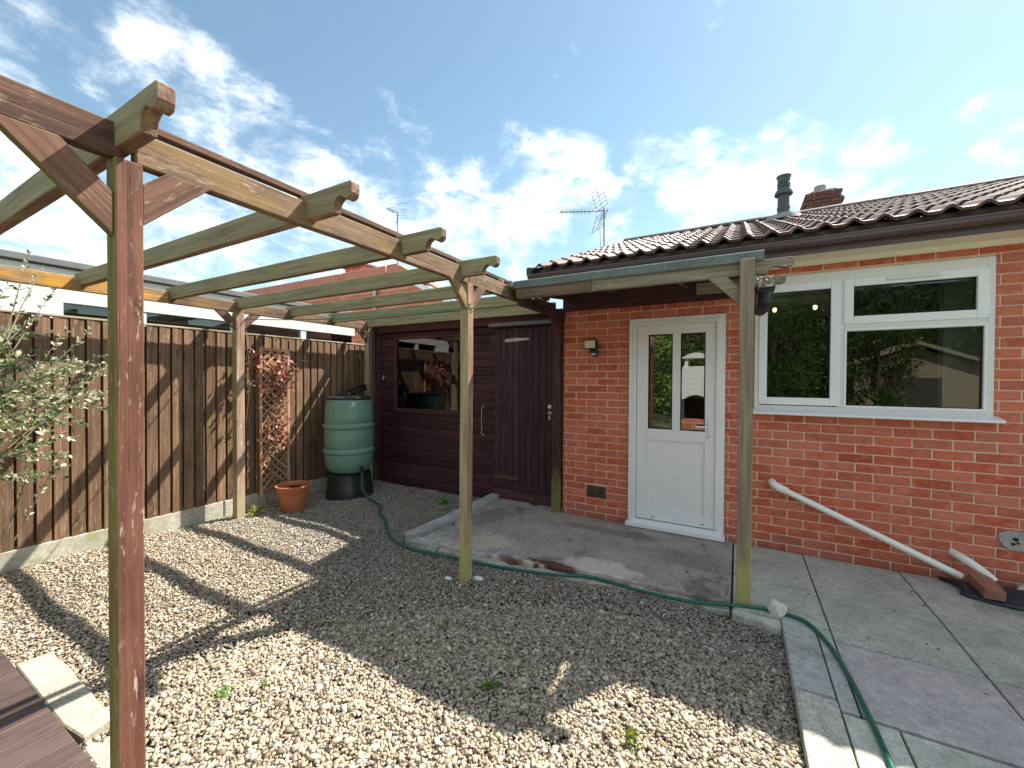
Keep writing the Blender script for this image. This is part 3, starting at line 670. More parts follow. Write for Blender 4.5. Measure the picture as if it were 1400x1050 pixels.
b = MB(); b.prism([(4.09, 1.180), (4.26, 1.180), (4.26, 1.222), (4.20, 1.222), (4.09, 1.200)], 'x', WX0-0.03, WX1+0.022); b.build('sill', 'upvc', win, bev=0.003)

# fascia, soffit, gutter
b = MB(); b.box(-1.92, XR+0.2, 3.955, 4.205, 2.468, 2.482); b.build('soffit', 'cream_paint', house)
b = MB(); b.prism([(4.203, 2.4675), (4.203, 2.430), (4.190, 2.436), (4.165, 2.4675)], 'x', -0.0, XR); b.build('soffit_moulding', 'cream_paint', house)
b = MB(); b.box(-1.93, XR+0.2, 3.935, 3.953, 2.464, 2.635); b.build('fascia', 'brown_upvc', house, bev=0.002)
gut = MB(); gy, gz, gr = 3.884, 2.558, 0.050
ring = [(gy + gr*math.cos(a), gz + gr*math.sin(a)*0.98) for a in np.linspace(math.pi, 2*math.pi, 15)]
ring = [(gy-gr-0.006, gz+0.004), (gy-gr-0.006, gz-0.008)] + ring[1:] + [(gy+gr, gz+0.006)]
ring2 = [(gy + (gr-0.004)*math.cos(a), gz + (gr-0.004)*math.sin(a)*0.98 + 0.002) for a in np.linspace(2*math.pi, math.pi, 13)]
gut.prism(ring + ring2, 'x', -1.95, XR+0.2); gutter = gut.build('gutter', 'brown_upvc', house, smooth=True)
for x in (-1.2, 0.55, 1.9): b = MB(); b.prism([(gy+(gr+.005)*math.cos(a), gz+(gr+.005)*math.sin(a)) for a in np.linspace(math.pi, 2*math.pi, 15)] + [(gy+gr+.004, gz+.008), (gy-gr-.010, gz+.008)], 'x', x, x+0.03); b.build('gutter_bracket', 'brown_upvc', gutter)

# roof with single tiles
EY, EZ, RY, RZ = 3.875, 2.618, 8.02, 4.118
sl = math.atan2(RZ-EZ, RY-EY); Ls = math.hypot(RZ-EZ, RY-EY)
b = MB(); b.quad((-1.90, EY+0.05, EZ-0.02), (XR+0.2, EY+0.05, EZ-0.02), (XR+0.2, RY, RZ-0.02), (-1.90, RY, RZ-0.02))
b.quad((-1.90, RY, RZ-0.02), (XR+0.2, RY, RZ-0.02), (XR+0.2, 2*RY-EY, EZ-0.02), (-1.90, 2*RY-EY, EZ-0.02))
roof = b.build('roof', 'roof_tile', house)
TW, NR = 0.342, 13; GA = Ls/NR
def tile_mesh():
    us = np.linspace(0, TW, 21); prof = []
    for u in us:
        p = (u/(TW/2)) % 1.0; prof.append(0.034*(0.5-0.5*math.cos(2*math.pi*min(1, max(0, (p-0.38)/0.62))))**0.9 if p > 0.38 else 0.0)
    V = []; n = len(us)
    for (s, dz) in ((0.0, 0.0), (0.0, 0.022), (0.012, 0.026), (GA+0.05, 0.002)):
        for u, h in zip(us, prof): V.append((u, s, h+dz))
    F = []
    for r in range(3):
        for i in range(n-1): F.append((r*n+i, r*n+i+1, (r+1)*n+i+1, (r+1)*n+i))
    me = bpy.data.meshes.new('roof_tile'); me.from_pydata(V, [], F); me.polygons.foreach_set('use_smooth', [True]*len(F)); me.set_sharp_from_angle(angle=R(35)); me.materials.append(M['roof_tile']); return me
tm = tile_mesh(); nx = int((XR+0.2+1.944)/TW)
rotm = Matrix.Rotation(sl, 4, 'X')
for r in range(NR):
    for c in range(nx):
        w = Matrix.Translation((-1.944+c*TW+rnd.uniform(-.003, .003), EY+r*GA*math.cos(sl), EZ+r*GA*math.sin(sl)+rnd.uniform(-.002, .003))) @ rotm @ Matrix.Rotation(R(rnd.uniform(-.5, .5)), 4, 'Z')
        inst('tile', tm, roof, w)
rm = MB(); rm.prism([(0.13*math.cos(a), 0.085*math.sin(a)) for a in np.linspace(0, math.pi, 11)], 'x', 0, 0.445); rme = rm.mesh('ridge_tile', 'ridge', smooth=True)
x = -1.95
while x < XR: inst('ridge_tile', rme, roof, Matrix.Translation((x, RY, RZ+0.0+rnd.uniform(-.004, .004)))); x += 0.45
# verge at the left end
for sgn in (1, -1):
    y0 = EY-0.03 if sgn > 0 else 2*RY-EY+0.03
    b = MB(); b.prism([(y0, EZ-0.09), (y0, EZ-0.005), (RY, RZ-0.002), (RY, RZ-0.11)], 'x', -1.945, -1.915); b.build('barge_board', 'brown_upvc', house)
b = MB(); b.box(-1.962, -1.90, 3.832, 3.94, 2.555, 2.640); b.build('verge_cap', 'black_plastic', house, bev=0.008)

# flue and chimney
fl = MB(); fx, fy = 0.556, 7.20; fz = EZ + (fy-EY)*math.tan(sl)
fl.lathe([(0.078, -0.1), (0.078, 0.16), (0.084, 0.165), (0.084, 0.195), (0.075, 0.20), (0.075, 0.36), (0.115, 0.37), (0.118, 0.39), (0.098, 0.44), (0.080, 0.45), (0.080, 0.485), (0.088, 0.49), (0.080, 0.50), (0.080, 0.525), (0.088, 0.53), (0.080, 0.54), (0.080, 0.60), (0.094, 0.635), (0.094, 0.65), (0.070, 0.655)], (fx, fy, fz), 24)
fo = fl.build('flue', 'flue_metal', house, smooth=True)
b = MB(); b.lathe([(0.26, -0.03), (0.22, 0.045), (0.10, 0.075), (0.085, 0.10)], (fx, fy, fz), 20); b.build('flashing', 'pot_metal', fo, smooth=True)
CX0, CX1, CY0, CY1 = 0.96, 1.46, 8.45, 8.95
b = MB(); b.box(CX0+0.012, CX1-0.012, CY0+0.012, CY1-0.012, 3.6, 4.615); chim = b.build('chimney', 'mortar', house)
for k in range(12):
    z = 3.79 + 0.07*k; ov = 0.0 if k < 9 else (0.022 if k < 11 else 0.0)
    b0 = 0.5*(k % 2)
    for i in range(-1, 3):
        a = CX0-ov + (i+b0)*0.25+0.005; c = a+0.24; a = max(a, CX0-ov); c = min(c, CX1+ov)
        if c-a > 0.04:
            b = MB(); b.box(a, c, CY0-ov, CY0+0.1, z, z+0.06); b.build('brick', 'brick_chimney', chim, bev=0.004, origin=((a+c)/2, CY0, z))
    for i in range(-1, 3):
        a = CY0 + 0.105 + (i+b0)*0.25; c = a+0.24; a = max(a, CY0+0.105); c = min(c, CY1)
        if c-a > 0.04:
            b = MB(); b.box(CX0-ov, CX0+0.1, a, c, z, z+0.06); b.build('brick', 'brick_chimney', chim, bev=0.004, origin=(CX0, (a+c)/2, z))
            b = MB(); b.box(CX1-0.1, CX1+ov, a, c, z, z+0.06); b.build('brick', 'brick_chimney', chim, bev=0.004, origin=(CX1, (a+c)/2, z))
b = MB(); b.prism([(CX0+0.02, 4.61), (CX1-0.02, 4.61), (CX1-0.1, 4.655), (CX0+0.1, 4.655)], 'y', CY0+0.02, CY1-0.02); b.build('flaunching', 'cement', chim)
b = MB(); b.lathe([(0.085, 0.0), (0.085, 0.15), (0.075, 0.155)], (1.19, 8.68, 4.64), 16); pot = b.build('chimney_pot', 'pot_metal', chim, smooth=True)

# air brick, cement patch
b = MB(); b.box(-1.412, -1.200, 4.206, 4.26, 0.212, 0.342); ab = b.build('air_brick', 'brick_chimney', house, bev=0.003)
for i in range(9):
    for j in range(4):
        b = MB(); b.box(-1.395+i*0.0215, -1.382+i*0.0215, 4.2035, 4.207, 0.230+j*0.027, 0.247+j*0.027); b.build('vent_hole', 'rubber_seal', ab)
b = MB(); b.prism([(1.716+0.085*math.cos(a)*(1+.12*math.sin(3*a)), 0.352+0.075*math.sin(a)*(1+.1*math.cos(2*a))) for a in np.linspace(0, 2*math.pi, 20)[:-1]], 'y', 4.199, 4.215); cp = b.build('cement_patch', 'cement', house, bev=0.003)
for (x, z, r) in ((1.700, 0.330, .011), (1.712, 0.365, .014), (1.722, 0.340, .008)): b = MB(); b.lathe([(r, 0), (r, .004)], (0, 0, 0), 10); b.v = [(x+p[0], 4.1985-p[2], z+p[1]) for p in b.v]; b.build('drill_hole', 'rubber_seal', cp)

# pendant lamp inside the kitchen: two lit bulbs seen through the glass
lamp = thing('ceiling_lamp', (0.62, 5.9, 2.42), 'ceiling lamp with two glowing bulbs inside the kitchen window', 'lamp')
b = MB(); b.box(0.25, 0.95, 5.885, 5.915, 2.38, 2.415); b.build('lamp_bar', 'metal_grey', lamp)
for x in (0.38, 0.78):
    b = MB(); b.lathe([(0.005, -0.06), (0.015, -0.053), (0.021, -0.036), (0.019, -0.016), (0.010, 0.0)], (x, 5.9, 2.36), 16); b.build('bulb', 'bulb', lamp, smooth=True)
    b = MB(); b.tube([(x, 5.9, 2.38), (x, 5.9, 2.34)], 0.016, 10); b.build('bulb_holder', 'metal_grey', lamp)

# ------------------------------------------------------------------ porch canopy
can = thing('porch_canopy', (-0.75, 3.1, 0), 'lean-to wooden porch canopy with green mineral felt edge over the white door', 'canopy')
timber('post', (0.045, 3.075, -0.10), (0.045, 3.075, 2.255), 0.082, 0.075, (1, 0, 0), 'canopy_post', can, bev=0.004, warp=0.003, cuts=5)
tp = [(-0.99, -0.045), (-0.99, 0.045), (0.99, 0.045), (0.99, 0.000), (0.975, -0.012), (0.945, -0.018), (0.915, -0.010), (0.895, -0.004), (0.872, -0.010), (0.858, -0.028), (0.852, -0.045)]
shaped_timber('beam', tp, 0.045, (-1.68, 3.135, 2.208), (0.30, 3.135, 2.208), (0, 1, 0), 'canopy_wood', can)
timber('beam', (-1.685, 3.106, 2.212), (-1.02, 3.106, 2.212), 0.012, 0.088, (0, 1, 0), 'canopy_brown', can, bev=0.002)
shaped_timber('beam', [((x-0.99)+0.3 if x > 0 else -0.3, z) for x, z in tp], 0.045, (-0.30, 3.60, 2.20), (0.30, 3.60, 2.20), (0, 1, 0), 'canopy_wood', can)
def brace(name, p_post, p_beam, w, th, side, mat, parent): return timber(name, p_post, p_beam, th, w, side, mat, parent, bev=0.003)
b = MB(); b.prism([(-0.19, 2.166), (-0.075, 2.166), (0.006, 2.08), (0.006, 1.965)], 'y', 3.095, 3.135); b.build('brace', 'canopy_wood', can, bev=0.003, origin=(-0.08, 3.11, 2.07))
# roof deck and felt
b = MB(); b.prism([(3.113, 2.250), (3.113, 2.268), (3.93, 2.385), (4.20, 2.42), (4.20, 2.40), (3.93, 2.365)], 'x', -1.66, 0.135); b.build('roof_boards', 'dark_brown', can)
b = MB(); prof = [(3.085, 2.246), (3.085, 2.303), (3.095, 2.313), (3.932, 2.400), (3.932, 2.390), (3.110, 2.272), (3.100, 2.246)]
b.prism(prof, 'x', -1.70, 0.140); b.build('felt', 'felt', can, bev=0.003)
b = MB(); b.box(-1.742, -1.702, 3.052, 3.40, 2.258, 2.312); b.build('felt_edge', 'roof_edge', can, bev=0.006)
timber('wall_plate', (-1.68, 4.185, 2.305), (0.10, 4.185, 2.305), 0.046, 0.195, (0, 1, 0), 'dark_brown', can)
for x in (-1.62, -1.02, -0.42, 0.10): timber('rafter', (x, 3.16, 2.222), (x, 4.16, 2.352), 0.045, 0.05, (1, 0, 0), 'dark_brown', can)
b = MB(); b.prism([(4.19, 2.20), (3.93, 2.20), (4.12, 1.93), (4.15, 1.86), (4.19, 1.86)], 'x', -1.755, -1.700); b.build('corbel', 'dark_brown', can, bev=0.004)
timber('side_beam', (-1.68, 3.16, 2.16), (-1.68, 4.18, 2.16), 0.045, 0.09, (1, 0, 0), 'dark_brown', can)
# black half-round gutter end beside the post
b = MB(); pr = [(0.055*math.cos(a), 0.055*math.sin(a)) for a in np.linspace(math.pi, 2*math.pi, 14)] + [(0.05*math.cos(a), 0.05*math.sin(a)+0.002) for a in np.linspace(2*math.pi, math.pi, 14)]
b.prism([(0.155+p, 2.115+q) for p, q in pr], 'y', 3.20, 4.05); cg = b.build('gutter', 'black_plastic', can, smooth=True)
b = MB(); b.prism([(0.155+0.062*math.cos(a), 2.113+0.066*math.sin(a)) for a in np.linspace(math.pi, 2*math.pi, 14)], 'y', 3.30, 3.36); b.build('gutter_clip', 'black_plastic', cg, bev=0.002)
b = MB(); b.tube([(0.155, 3.26, 2.085), (0.155, 3.26, 2.00), (0.150, 3.30, 1.975), (0.13, 3.40, 1.965)], 0.040, 14); b.build('outlet_pipe', 'black_plastic', cg, smooth=True)
b = MB()
for k in range(46):
    x = 0.155+rnd.uniform(-.06, .06); y = rnd.uniform(3.19, 3.32); z = 2.135+rnd.uniform(-.03, .035); s = rnd.uniform(.006, .014); a = rnd.uniform(0, 6.3)
    b.quad((x-s*math.cos(a), y-s*math.sin(a), z), (x, y, z+s*rnd.uniform(-.6, .6)), (x+s*math.cos(a), y+s*math.sin(a), z+s*.4), (x, y+s*.3, z+s))
dl = b.build('dry_leaves', 'web', can, fix=False); dl['kind'] = 'stuff'
# security light
sl_ = thing('security_light', (-1.35, 4.2, 1.8), 'small black floodlight with motion sensor on the brick wall by the door', 'light')
b = MB(); b.box(-1.413, -1.287, 4.10, 4.17, 1.785, 1.880); b.build('housing', 'black_plastic', sl_, bev=0.008, seg=2)
b = MB(); b.box(-1.405, -1.295, 4.092, 4.102, 1.795, 1.872); b.build('lens', 'lens', sl_, bev=0.003)
b = MB(); b.box(-1.375, -1.32, 4.165, 4.206, 1.745, 1.80); b.build('bracket', 'black_plastic', sl_, bev=0.004)
b = MB(); b.lathe([(0.02, 0.0), (0.034, 0.012), (0.036, 0.05), (0.028, 0.07)], (-1.310, 4.145, 1.705), 16); b.build('sensor', 'black_plastic', sl_, smooth=True)
b = MB(); b.box(-1.335, -1.290, 4.105, 4.112, 1.722, 1.738); b.build('sensor_window', 'lens', sl_)

# ------------------------------------------------------------------ pergola
per = thing('pergola', (-3.3, 2.4, 0), 'weathered timber pergola with scalloped rafter ends over the gravel', 'pergola')
PX = -1.785
timber('post', (PX, 0.566, GZ-0.2), (PX, 0.566, 2.176), 0.072, 0.072, (1, 0, 0), 'stained_post', per, warp=0.0015, cuts=6)
timber('post', (PX, 2.515, GZ-0.2), (PX, 2.515, 2.176), 0.072, 0.072, (1, 0, 0), 'grey_post', per, warp=0.002, cuts=6)
timber('post', (PX, -1.6, GZ-0.2), (PX, -1.6, 2.176), 0.072, 0.072, (1, 0, 0), 'stained_post', per)
for y in (2.425, 4.20, 0.55): timber('post', (-4.725, y, GZ-0.2), (-4.725, y, 2.165), 0.085, 0.085, (1, 0, 0), 'grey_post' if y > 3 else 'peeled_post', per, warp=0.002, cuts=4)
BZ = 2.231
for (y0, y1, m) in ((-1.75, 0.552, 'stained'), (0.585, 2.50, 'beam_wood'), (2.502, 4.17, 'beam_wood')):
    timber('beam', (PX+0.005, y0, BZ), (PX+0.005, y1, BZ), 0.045, 0.112, (1, 0, 0), m, per, bev=0.005, warp=0.003, cuts=6)
for (y0, y1, m) in ((-1.75, 1.80, 'orange_beam'), (1.802, 4.26, 'beam_wood')):
    timber('beam', (-4.72, y0, 2.222), (-4.72, y1, 2.222), 0.045, 0.112, (1, 0, 0), m, per, bev=0.005, warp=0.003, cuts=6)
timber('batten', (-1.825, 0.63, 2.338), (-1.825, 4.1, 2.338), 0.040, 0.026, (1, 0, 0), 'stained', per, bev=0.002)
xs = -1.46; xl = -4.80; Lr = xs-xl; hc = Lr/2
tail = [(-hc, -0.055), (-hc, 0.058), (hc-0.006, 0.058), (hc, 0.050), (hc, 0.008), (hc-0.006, -0.006), (hc-0.020, -0.014), (hc-0.040, -0.014), (hc-0.055, -0.006), (hc-0.070, 0.004), (hc-0.088, 0.004), (hc-0.105, -0.008), (hc-0.118, -0.030), (hc-0.122, -0.055)]
for y in (-0.63, -0.02, 0.556, 1.225, 1.835, 2.43):
    shaped_timber('rafter', tail, 0.047, (xl, y, 2.262), (xs, y, 2.262), (0, 1, 0), 'rafter_wood', per)
for y in (3.02, 3.60, 4.17): timber('rafter', (-4.80, y, 2.262), (-1.77, y, 2.262), 0.047, 0.112, (0, 1, 0), 'rafter_wood', per)
def knee(x, y, s, d, ln, th, mat):
    z1 = 2.178; z0 = z1-ln; w = 0.095 if y > 2 else 0.12
    pts = [(y+s*d, z0), (y+s*(d+ln), z1), (y+s*(d+ln+w*1.15), z1), (y+s*d, z0-w*1.15)]
    b = MB(); b.prism(pts, 'x', x-th/2, x+th/2)
    mx, _ = frame((x, pts[0][0], pts[0][1]), (x, pts[1][0], pts[1][1]), (1, 0, 0)); inv = mx.inverted(); b.v = [tuple(inv @ Vector(q)) for q in b.v]
    link(bpy.data.objects.new('brace', b.mesh('brace', mat, bev=0.003)), per, mx)
knee(PX+0.012, 0.566, -1, 0.036, 0.120, 0.036, 'stained'); knee(PX+0.012, 0.566, 1, 0.036, 0.065, 0.036, 'stained')
knee(PX+0.012, 2.515, -1, 0.036, 0.09, 0.036, 'beam_wood'); knee(PX+0.012, 2.515, 1, 0.036, 0.08, 0.036, 'stained')
for s in (-1, 1): knee(-4.72, 2.425, s, 0.042, 0.09, 0.036, 'stained')
knee(-4.72, 4.20, -1, 0.042, 0.09, 0.036, 'stained')
# rope between the posts
b = MB(); pts = []
for k in range(17):
    u = k/16; pts.append((-4.68+u*(4.68-1.82), 2.47+0.02*u, 2.10-0.105*u - 0.035*math.sin(math.pi*u)))
b.tube(pts, 0.005, 6)
for k in range(9): a = k*0.8; pts
b.tube([(-1.785+0.045*math.cos(a), 2.515+0.045*math.sin(a)*1.0, 1.975+0.004*a) for a in np.linspace(0, 12.6, 40)], 0.004, 5)
tag(b.build('washing_line', 'rope_green', None, smooth=True, origin=(-3.2, 2.48, 2.0)), 'thin green rope line tied between two pergola posts', 'rope')

# ------------------------------------------------------------------ boundary fence
fen = thing('fence', (-4.95, 1.0, 0), 'brown close-boarded fence of overlapping vertical boards on concrete gravel boards', 'fence')
fm = []
for v in range(6):
    b = MB(); w = 0.0820+0.002*(v % 3)
    b.prism([(-w/2, 0.0), (w/2, 0.0), (w/2, 0.013), (-w/2, 0.017)], 'x', -0.93, 0.93)   # local: x length, (y,z) section
    fm.append(b.mesh('fence_board', 'fence_wood', bev=0.0018))
y = -2.6; k = 0
while y < 4.36:
    # local X up, local Y along +Y world, local Z towards +X world
    w = Matrix(((0, 0, 1, -4.945), (0, 1, 0, y), (1, 0, 0, 1.03+rnd.uniform(-0.006, 0.004)), (0, 0, 0, 1))) @ Matrix.Rotation(R(rnd.uniform(-0.12, 0.12)), 4, 'Z') @ Matrix.Rotation(R(rnd.uniform(-1.6, 0.4)), 4, 'X')
    inst('board', fm[rnd.randrange(6)], fen, w); y += 0.1005+rnd.uniform(-0.002, 0.003); k += 1
b = MB(); b.box(-4.995, -4.985, -2.65, 4.40, 0.115, 1.955); b.build('backing_panel', 'fence_wood', fen)
for (y0, y1) in ((-2.6, 0.52), (0.535, 2.37), (2.385, 4.36)):
    b = MB(); b.box(-4.998, -4.925, y0, y1, -0.22, 0.112); b.build('gravel_board', 'gravel_board', fen, bev=0.006)
timber('cap_rail', (-4.952, -2.6, 1.972), (-4.952, 4.36, 1.972), 0.055, 0.018, (1, 0, 0), 'rail_wood', fen, bev=0.003)
for z in (0.35, 1.05, 1.75): timber('rail', (-5.02, -2.6, z), (-5.02, 4.36, z), 0.04, 0.08, (1, 0, 0), 'fence_wood', fen)

# trellis
tr = thing('trellis', (-4.88, 2.92, 0), 'narrow wooden lattice trellis panel against the fence', 'trellis')
TY0, TY1, TZ0, TZ1 = 2.735, 3.10, 0.03, 1.82; tx = -4.885
for y in (TY0+0.017, TY1-0.017): timber('stile', (tx, y, TZ0), (tx, y, TZ1), 0.022, 0.034, (1, 0, 0), 'trellis_wood', tr, bev=0.002)
for z in (TZ0+0.12, TZ1-0.017): timber('rail', (tx, TY0+0.034, z), (tx, TY1-0.034, z), 0.020, 0.034, (1, 0, 0), 'trellis_wood', tr, bev=0.002)
for s in (1, -1):
    k = -4
    while k < 22:
        # clip diagonal line to the panel
        y0, y1 = TY0+0.03, TY1-0.03; z0 = TZ0+0.13+k*0.095
        za, zb = (z0, z0+(y1-y0)) if s > 0 else (z0+(y1-y0), z0)
        lo, hi = TZ0+0.13, TZ1-0.03
        def cl_(ya, za, yb, zb):
            if za < lo: ya, za = ya+(yb-ya)*(lo-za)/(zb-za), lo
            if za > hi: ya, za = ya+(yb-ya)*(hi-za)/(zb-za), hi
            return ya, za
        if not (max(za, zb) < lo+0.05 or min(za, zb) > hi-0.05):
            ya_, za_ = cl_(y0, za, y1, zb); yb_, zb_ = cl_(y1, zb, y0, za)
            xx = tx + (0.005 if s > 0 else -0.002)
            timber('slat', (xx, ya_, za_), (xx, yb_, zb_), 0.006, 0.020, (1, 0, 0), 'trellis_wood', tr, bev=0.001)
        k += 1

# ------------------------------------------------------------------ shed
SY = 4.335
shed = thing('shed', (-3.2, SY, 0), 'dark purple-brown timber shed with plank door and large window', 'shed')
SX0, SX1 = -4.70, -1.72
WSX0, WSX1, WSZ0, WSZ1 = -4.335, -2.985, 1.01, 2.06
DSX0, DSX1 = -2.642, -1.852
b = MB(); yb0, yb1 = SY+0.022, SY+0.05
b.box(SX0, WSX0, yb0, yb1, -0.1, 2.2); b.box(WSX1, DSX0, yb0, yb1, -0.1, 2.2); b.box(WSX0, WSX1, yb0, yb1, -0.1, WSZ0); b.box(WSX0, WSX1, yb0, yb1, WSZ1, 2.2); b.box(DSX0, SX1, yb0, yb1, -0.1, 2.2)
b.box(SX0, SX0+0.04, yb1, 6.6, -0.1, 2.2); b.box(SX1-0.04, SX1-0.005, yb1, 6.6, -0.1, 2.2); b.box(SX0, SX1-0.005, 6.6, 6.65, -0.1, 2.2)
swall = b.build('wall', 'dark_brown', shed, fix=False)
bz = 0.104; z = -0.045
def shiplap(x0, x1, z):
    b = MB(); L = x1-x0; b.prism([(0.0, 0.003), (0.0, bz-0.022), (0.005, bz-0.012), (0.012, bz-0.003), (0.022, bz-0.003), (0.022, 0.003)], 'x', -L/2, L/2)
    me = b.mesh('board', 'shed_wood', bev=0.0); inst('board', me, swall, Matrix.Translation(((x0+x1)/2, SY+rnd.uniform(-.0015, .0015), z)))
while z < 2.16:
    zt = z+bz
    if zt < WSZ0 or z > WSZ1-0.03: shiplap(SX0, DSX0-0.004, z)
    else: shiplap(SX0, WSX0-0.001, z); shiplap(WSX1+0.001, DSX0-0.004, z)
    z += bz
b = rect_frame(MB(), WSX0, WSX1, WSZ0, WSZ1, 0.035, SY-0.018, SY+0.04); sw = b.build('window', 'dark_brown', shed, bev=0.004)
b = MB(); b.box(WSX0+0.03, WSX1-0.03, SY+0.012, SY+0.016, WSZ0+0.03, WSZ1-0.03); b.build('pane', 'shed_glass', sw)
b = MB(); b.box(WSX0-0.02, WSX1+0.02, SY-0.03, SY+0.01, WSZ0-0.024, WSZ0-0.002); b.build('sill', 'dark_brown', sw, bev=0.003)
b = MB(); b.box(SX0, SX0+0.06, SY-0.016, SY+0.02, -0.05, 2.2); b.build('corner_trim', 'dark_brown', shed, bev=0.003)
timber('fascia', (SX0-0.05, SY-0.05, 2.185), (SX1, SY-0.05, 2.185), 0.02, 0.12, (0, 1, 0), 'shed_wood', shed)
b = MB(); b.prism([(SY-0.085, 2.225), (SY-0.085, 2.262), (6.8, 2.330), (6.8, 2.295)], 'x', SX0-0.08, SX1-0.0); b.build('roof', 'roof_edge', shed, bev=0.006)
b = MB(); b.prism([(SY-0.10, 2.105), (SY-0.10, 2.125), (SY-0.06, 2.155), (SY-0.005, 2.16), (SY-0.005, 2.105)], 'x', DSX0-0.05, -1.80); b.build('drip_cap', 'roof_edge', shed, bev=0.004)
# plank door
b = MB(); b.box(DSX0+0.01, DSX1-0.01, SY-0.002, SY+0.02, 0.17, 2.09); sd = b.build('door', 'dark_brown', shed)
n = 9; pw = (DSX1-DSX0)/n
for i in range(n):
    z0 = 0.165+rnd.uniform(-.004, .004)
    timber('plank', (DSX0+(i+.5)*pw, SY-0.012, z0), (DSX0+(i+.5)*pw, SY-0.012, 2.09), pw-0.006, 0.018, (1, 0, 0), 'shed_door_wood', sd, bev=0.004)
timber('bottom_rail', (DSX0, SY-0.030, 0.165), (DSX1, SY-0.030, 0.165), 0.02, 0.05, (0, 1, 0), 'shed_door_wood', sd)
b = MB(); b.box(DSX0, DSX1, SY-0.012, SY+0.01, -0.04, 0.135); b.build('kick_board', 'dark_brown', shed, bev=0.003)
b = MB(); b.prism([(-2.49, 1.915), (-2.30, 1.925), (-2.16, 1.935), (-2.17, 1.955), (-2.33, 1.962), (-2.49, 1.955)], 'y', SY-0.0245, SY-0.021); b.build('bare_strap_patch', 'chip_paint', sd)
for z in (1.95, 0.34):
    b = MB(); b.box(-2.70, -2.635, SY-0.022, SY-0.014, z-0.07, z+0.07); b.build('hinge', 'black_plastic', sd, bev=0.002)
b = MB(); b.box(-2.64, -2.30, SY-0.028, SY-0.021, 0.252, 0.288); b.build('strap_hinge', 'rust', sd, bev=0.002)
b = MB(); b.lathe([(0.010, 0), (0.010, 0.02), (0.022, 0.028), (0.024, 0.038), (0.014, 0.048)], (0, 0, 0), 14); b.v = [(-1.877+x, SY-0.02-z_, 1.155+y_) for x, y_, z_ in b.v]; b.build('knob', 'upvc', sd, smooth=True)
b = MB(); b.box(-1.915, -1.86, SY-0.034, SY-0.021, 1.065, 1.10); b.build('hasp', 'metal_grey', sd, bev=0.003)
b = MB(); b.box(-1.898, -1.866, SY-0.055, SY-0.034, 1.00, 1.045); pk = b.build('padlock', 'metal_grey', sd, bev=0.005)
b = MB(); b.tube([(-1.882+0.010*math.cos(a), SY-0.045, 1.048+0.024*math.sin(a)) for a in np.linspace(0, math.pi, 9)], 0.0035, 6); b.build('shackle', 'metal_grey', sd, smooth=True)
b = MB(); b.tube([(-2.79, SY-0.01, 1.14), (-2.80, SY-0.03, 1.12), (-2.82, SY-0.03, 1.10), (-2.828, SY-0.022, 0.95), (-2.822, SY-0.022, 0.82), (-2.838, SY-0.022, 0.79), (-2.80, SY-0.024, 0.765), (-2.79, SY-0.03, 0.75), (-2.80, SY-0.03, 0.78)], 0.004, 6); b.build('cabin_hook', 'chip_paint', shed, smooth=True)
b = MB(); b.tube([(-4.55, SY-0.01, 1.52), (-4.545, SY-0.03, 1.46), (-4.53, SY-0.04, 1.45), (-4.515, SY-0.03, 1.50)], 0.005, 6); b.build('wall_hook', 'chip_paint', shed, smooth=True)
b = MB(); b.tube([(SX0-0.01, SY-0.05, -0.05), (SX0-0.01, SY-0.05, 2.15)], 0.034, 12); dp = b.build('downpipe', 'black_plastic', shed, smooth=True)
# post at the joint of the house and the shed
timber('post', (-1.752, 4.185, -0.02), (-1.752, 4.185, 2.16), 0.098, 0.05, (1, 0, 0), 'corner_post', shed, bev=0.004)

# ------------------------------------------------------------------ water butt
wb = thing('water_butt', (-4.43, 3.62, GZ), 'green ribbed plastic water butt on a black stand in the fence corner', 'water butt')
bc = (-4.43, 3.62, GZ)
def pr(n0, z0, n1, z1): return [(n0, z0), (n1, z1)]
prof = [(0.0, 0.305), (0.17, 0.305), (0.205, 0.31), (0.235, 0.325), (0.262, 0.36), (0.281, 0.41), (0.293, 0.47), (0.299, 0.535), (0.300, 0.540), (0.291, 0.552), (0.300, 0.566), (0.314, 0.576), (0.315, 0.605), (0.302, 0.617), (0.289, 0.630), (0.299, 0.646),
        (0.302, 0.80), (0.302, 0.86), (0.291, 0.873), (0.302, 0.886), (0.315, 0.896), (0.316, 0.925), (0.304, 0.938), (0.289, 0.951), (0.299, 0.967), (0.297, 1.04), (0.291, 1.12), (0.281, 1.19), (0.270, 1.235), (0.268, 1.25), (0.262, 1.258), (0.0, 1.258)]
b = MB(); b.lathe(prof, bc, 56, caps=False); b.build('barrel', 'butt_green', wb, smooth=True)
b = MB(); b.lathe([(0.272, 1.245), (0.276, 1.255), (0.276, 1.270), (0.262, 1.282), (0.235, 1.290), (0.12, 1.296), (0.0, 1.296)], bc, 48, caps=False); lid = b.build('lid', 'black_plastic', wb, smooth=True)
b = MB(); b.tube([(bc[0]-0.07, bc[1]-0.12, GZ+1.285), (bc[0]-0.06, bc[1]-0.12, GZ+1.312), (bc[0]+0.06, bc[1]-0.05, GZ+1.318), (bc[0]+0.07, bc[1]-0.045, GZ+1.285)], 0.016, 8); b.build('lid_handle', 'black_plastic', wb, smooth=True)
st = MB(); N = 48; rows = []
for z, rr_ in ((0.0, 0.30), (0.02, 0.302), (0.14, 0.288), (0.15, 0.283), (0.28, 0.270), (0.303, 0.268), (0.306, 0.22)):
    rows.append([(rr_*(1-0.10*max(0, math.cos(3*(2*math.pi*j/N)+0.6))**2*(1 if z < 0.29 else 0.2)), 2*math.pi*j/N, z) for j in range(N)])
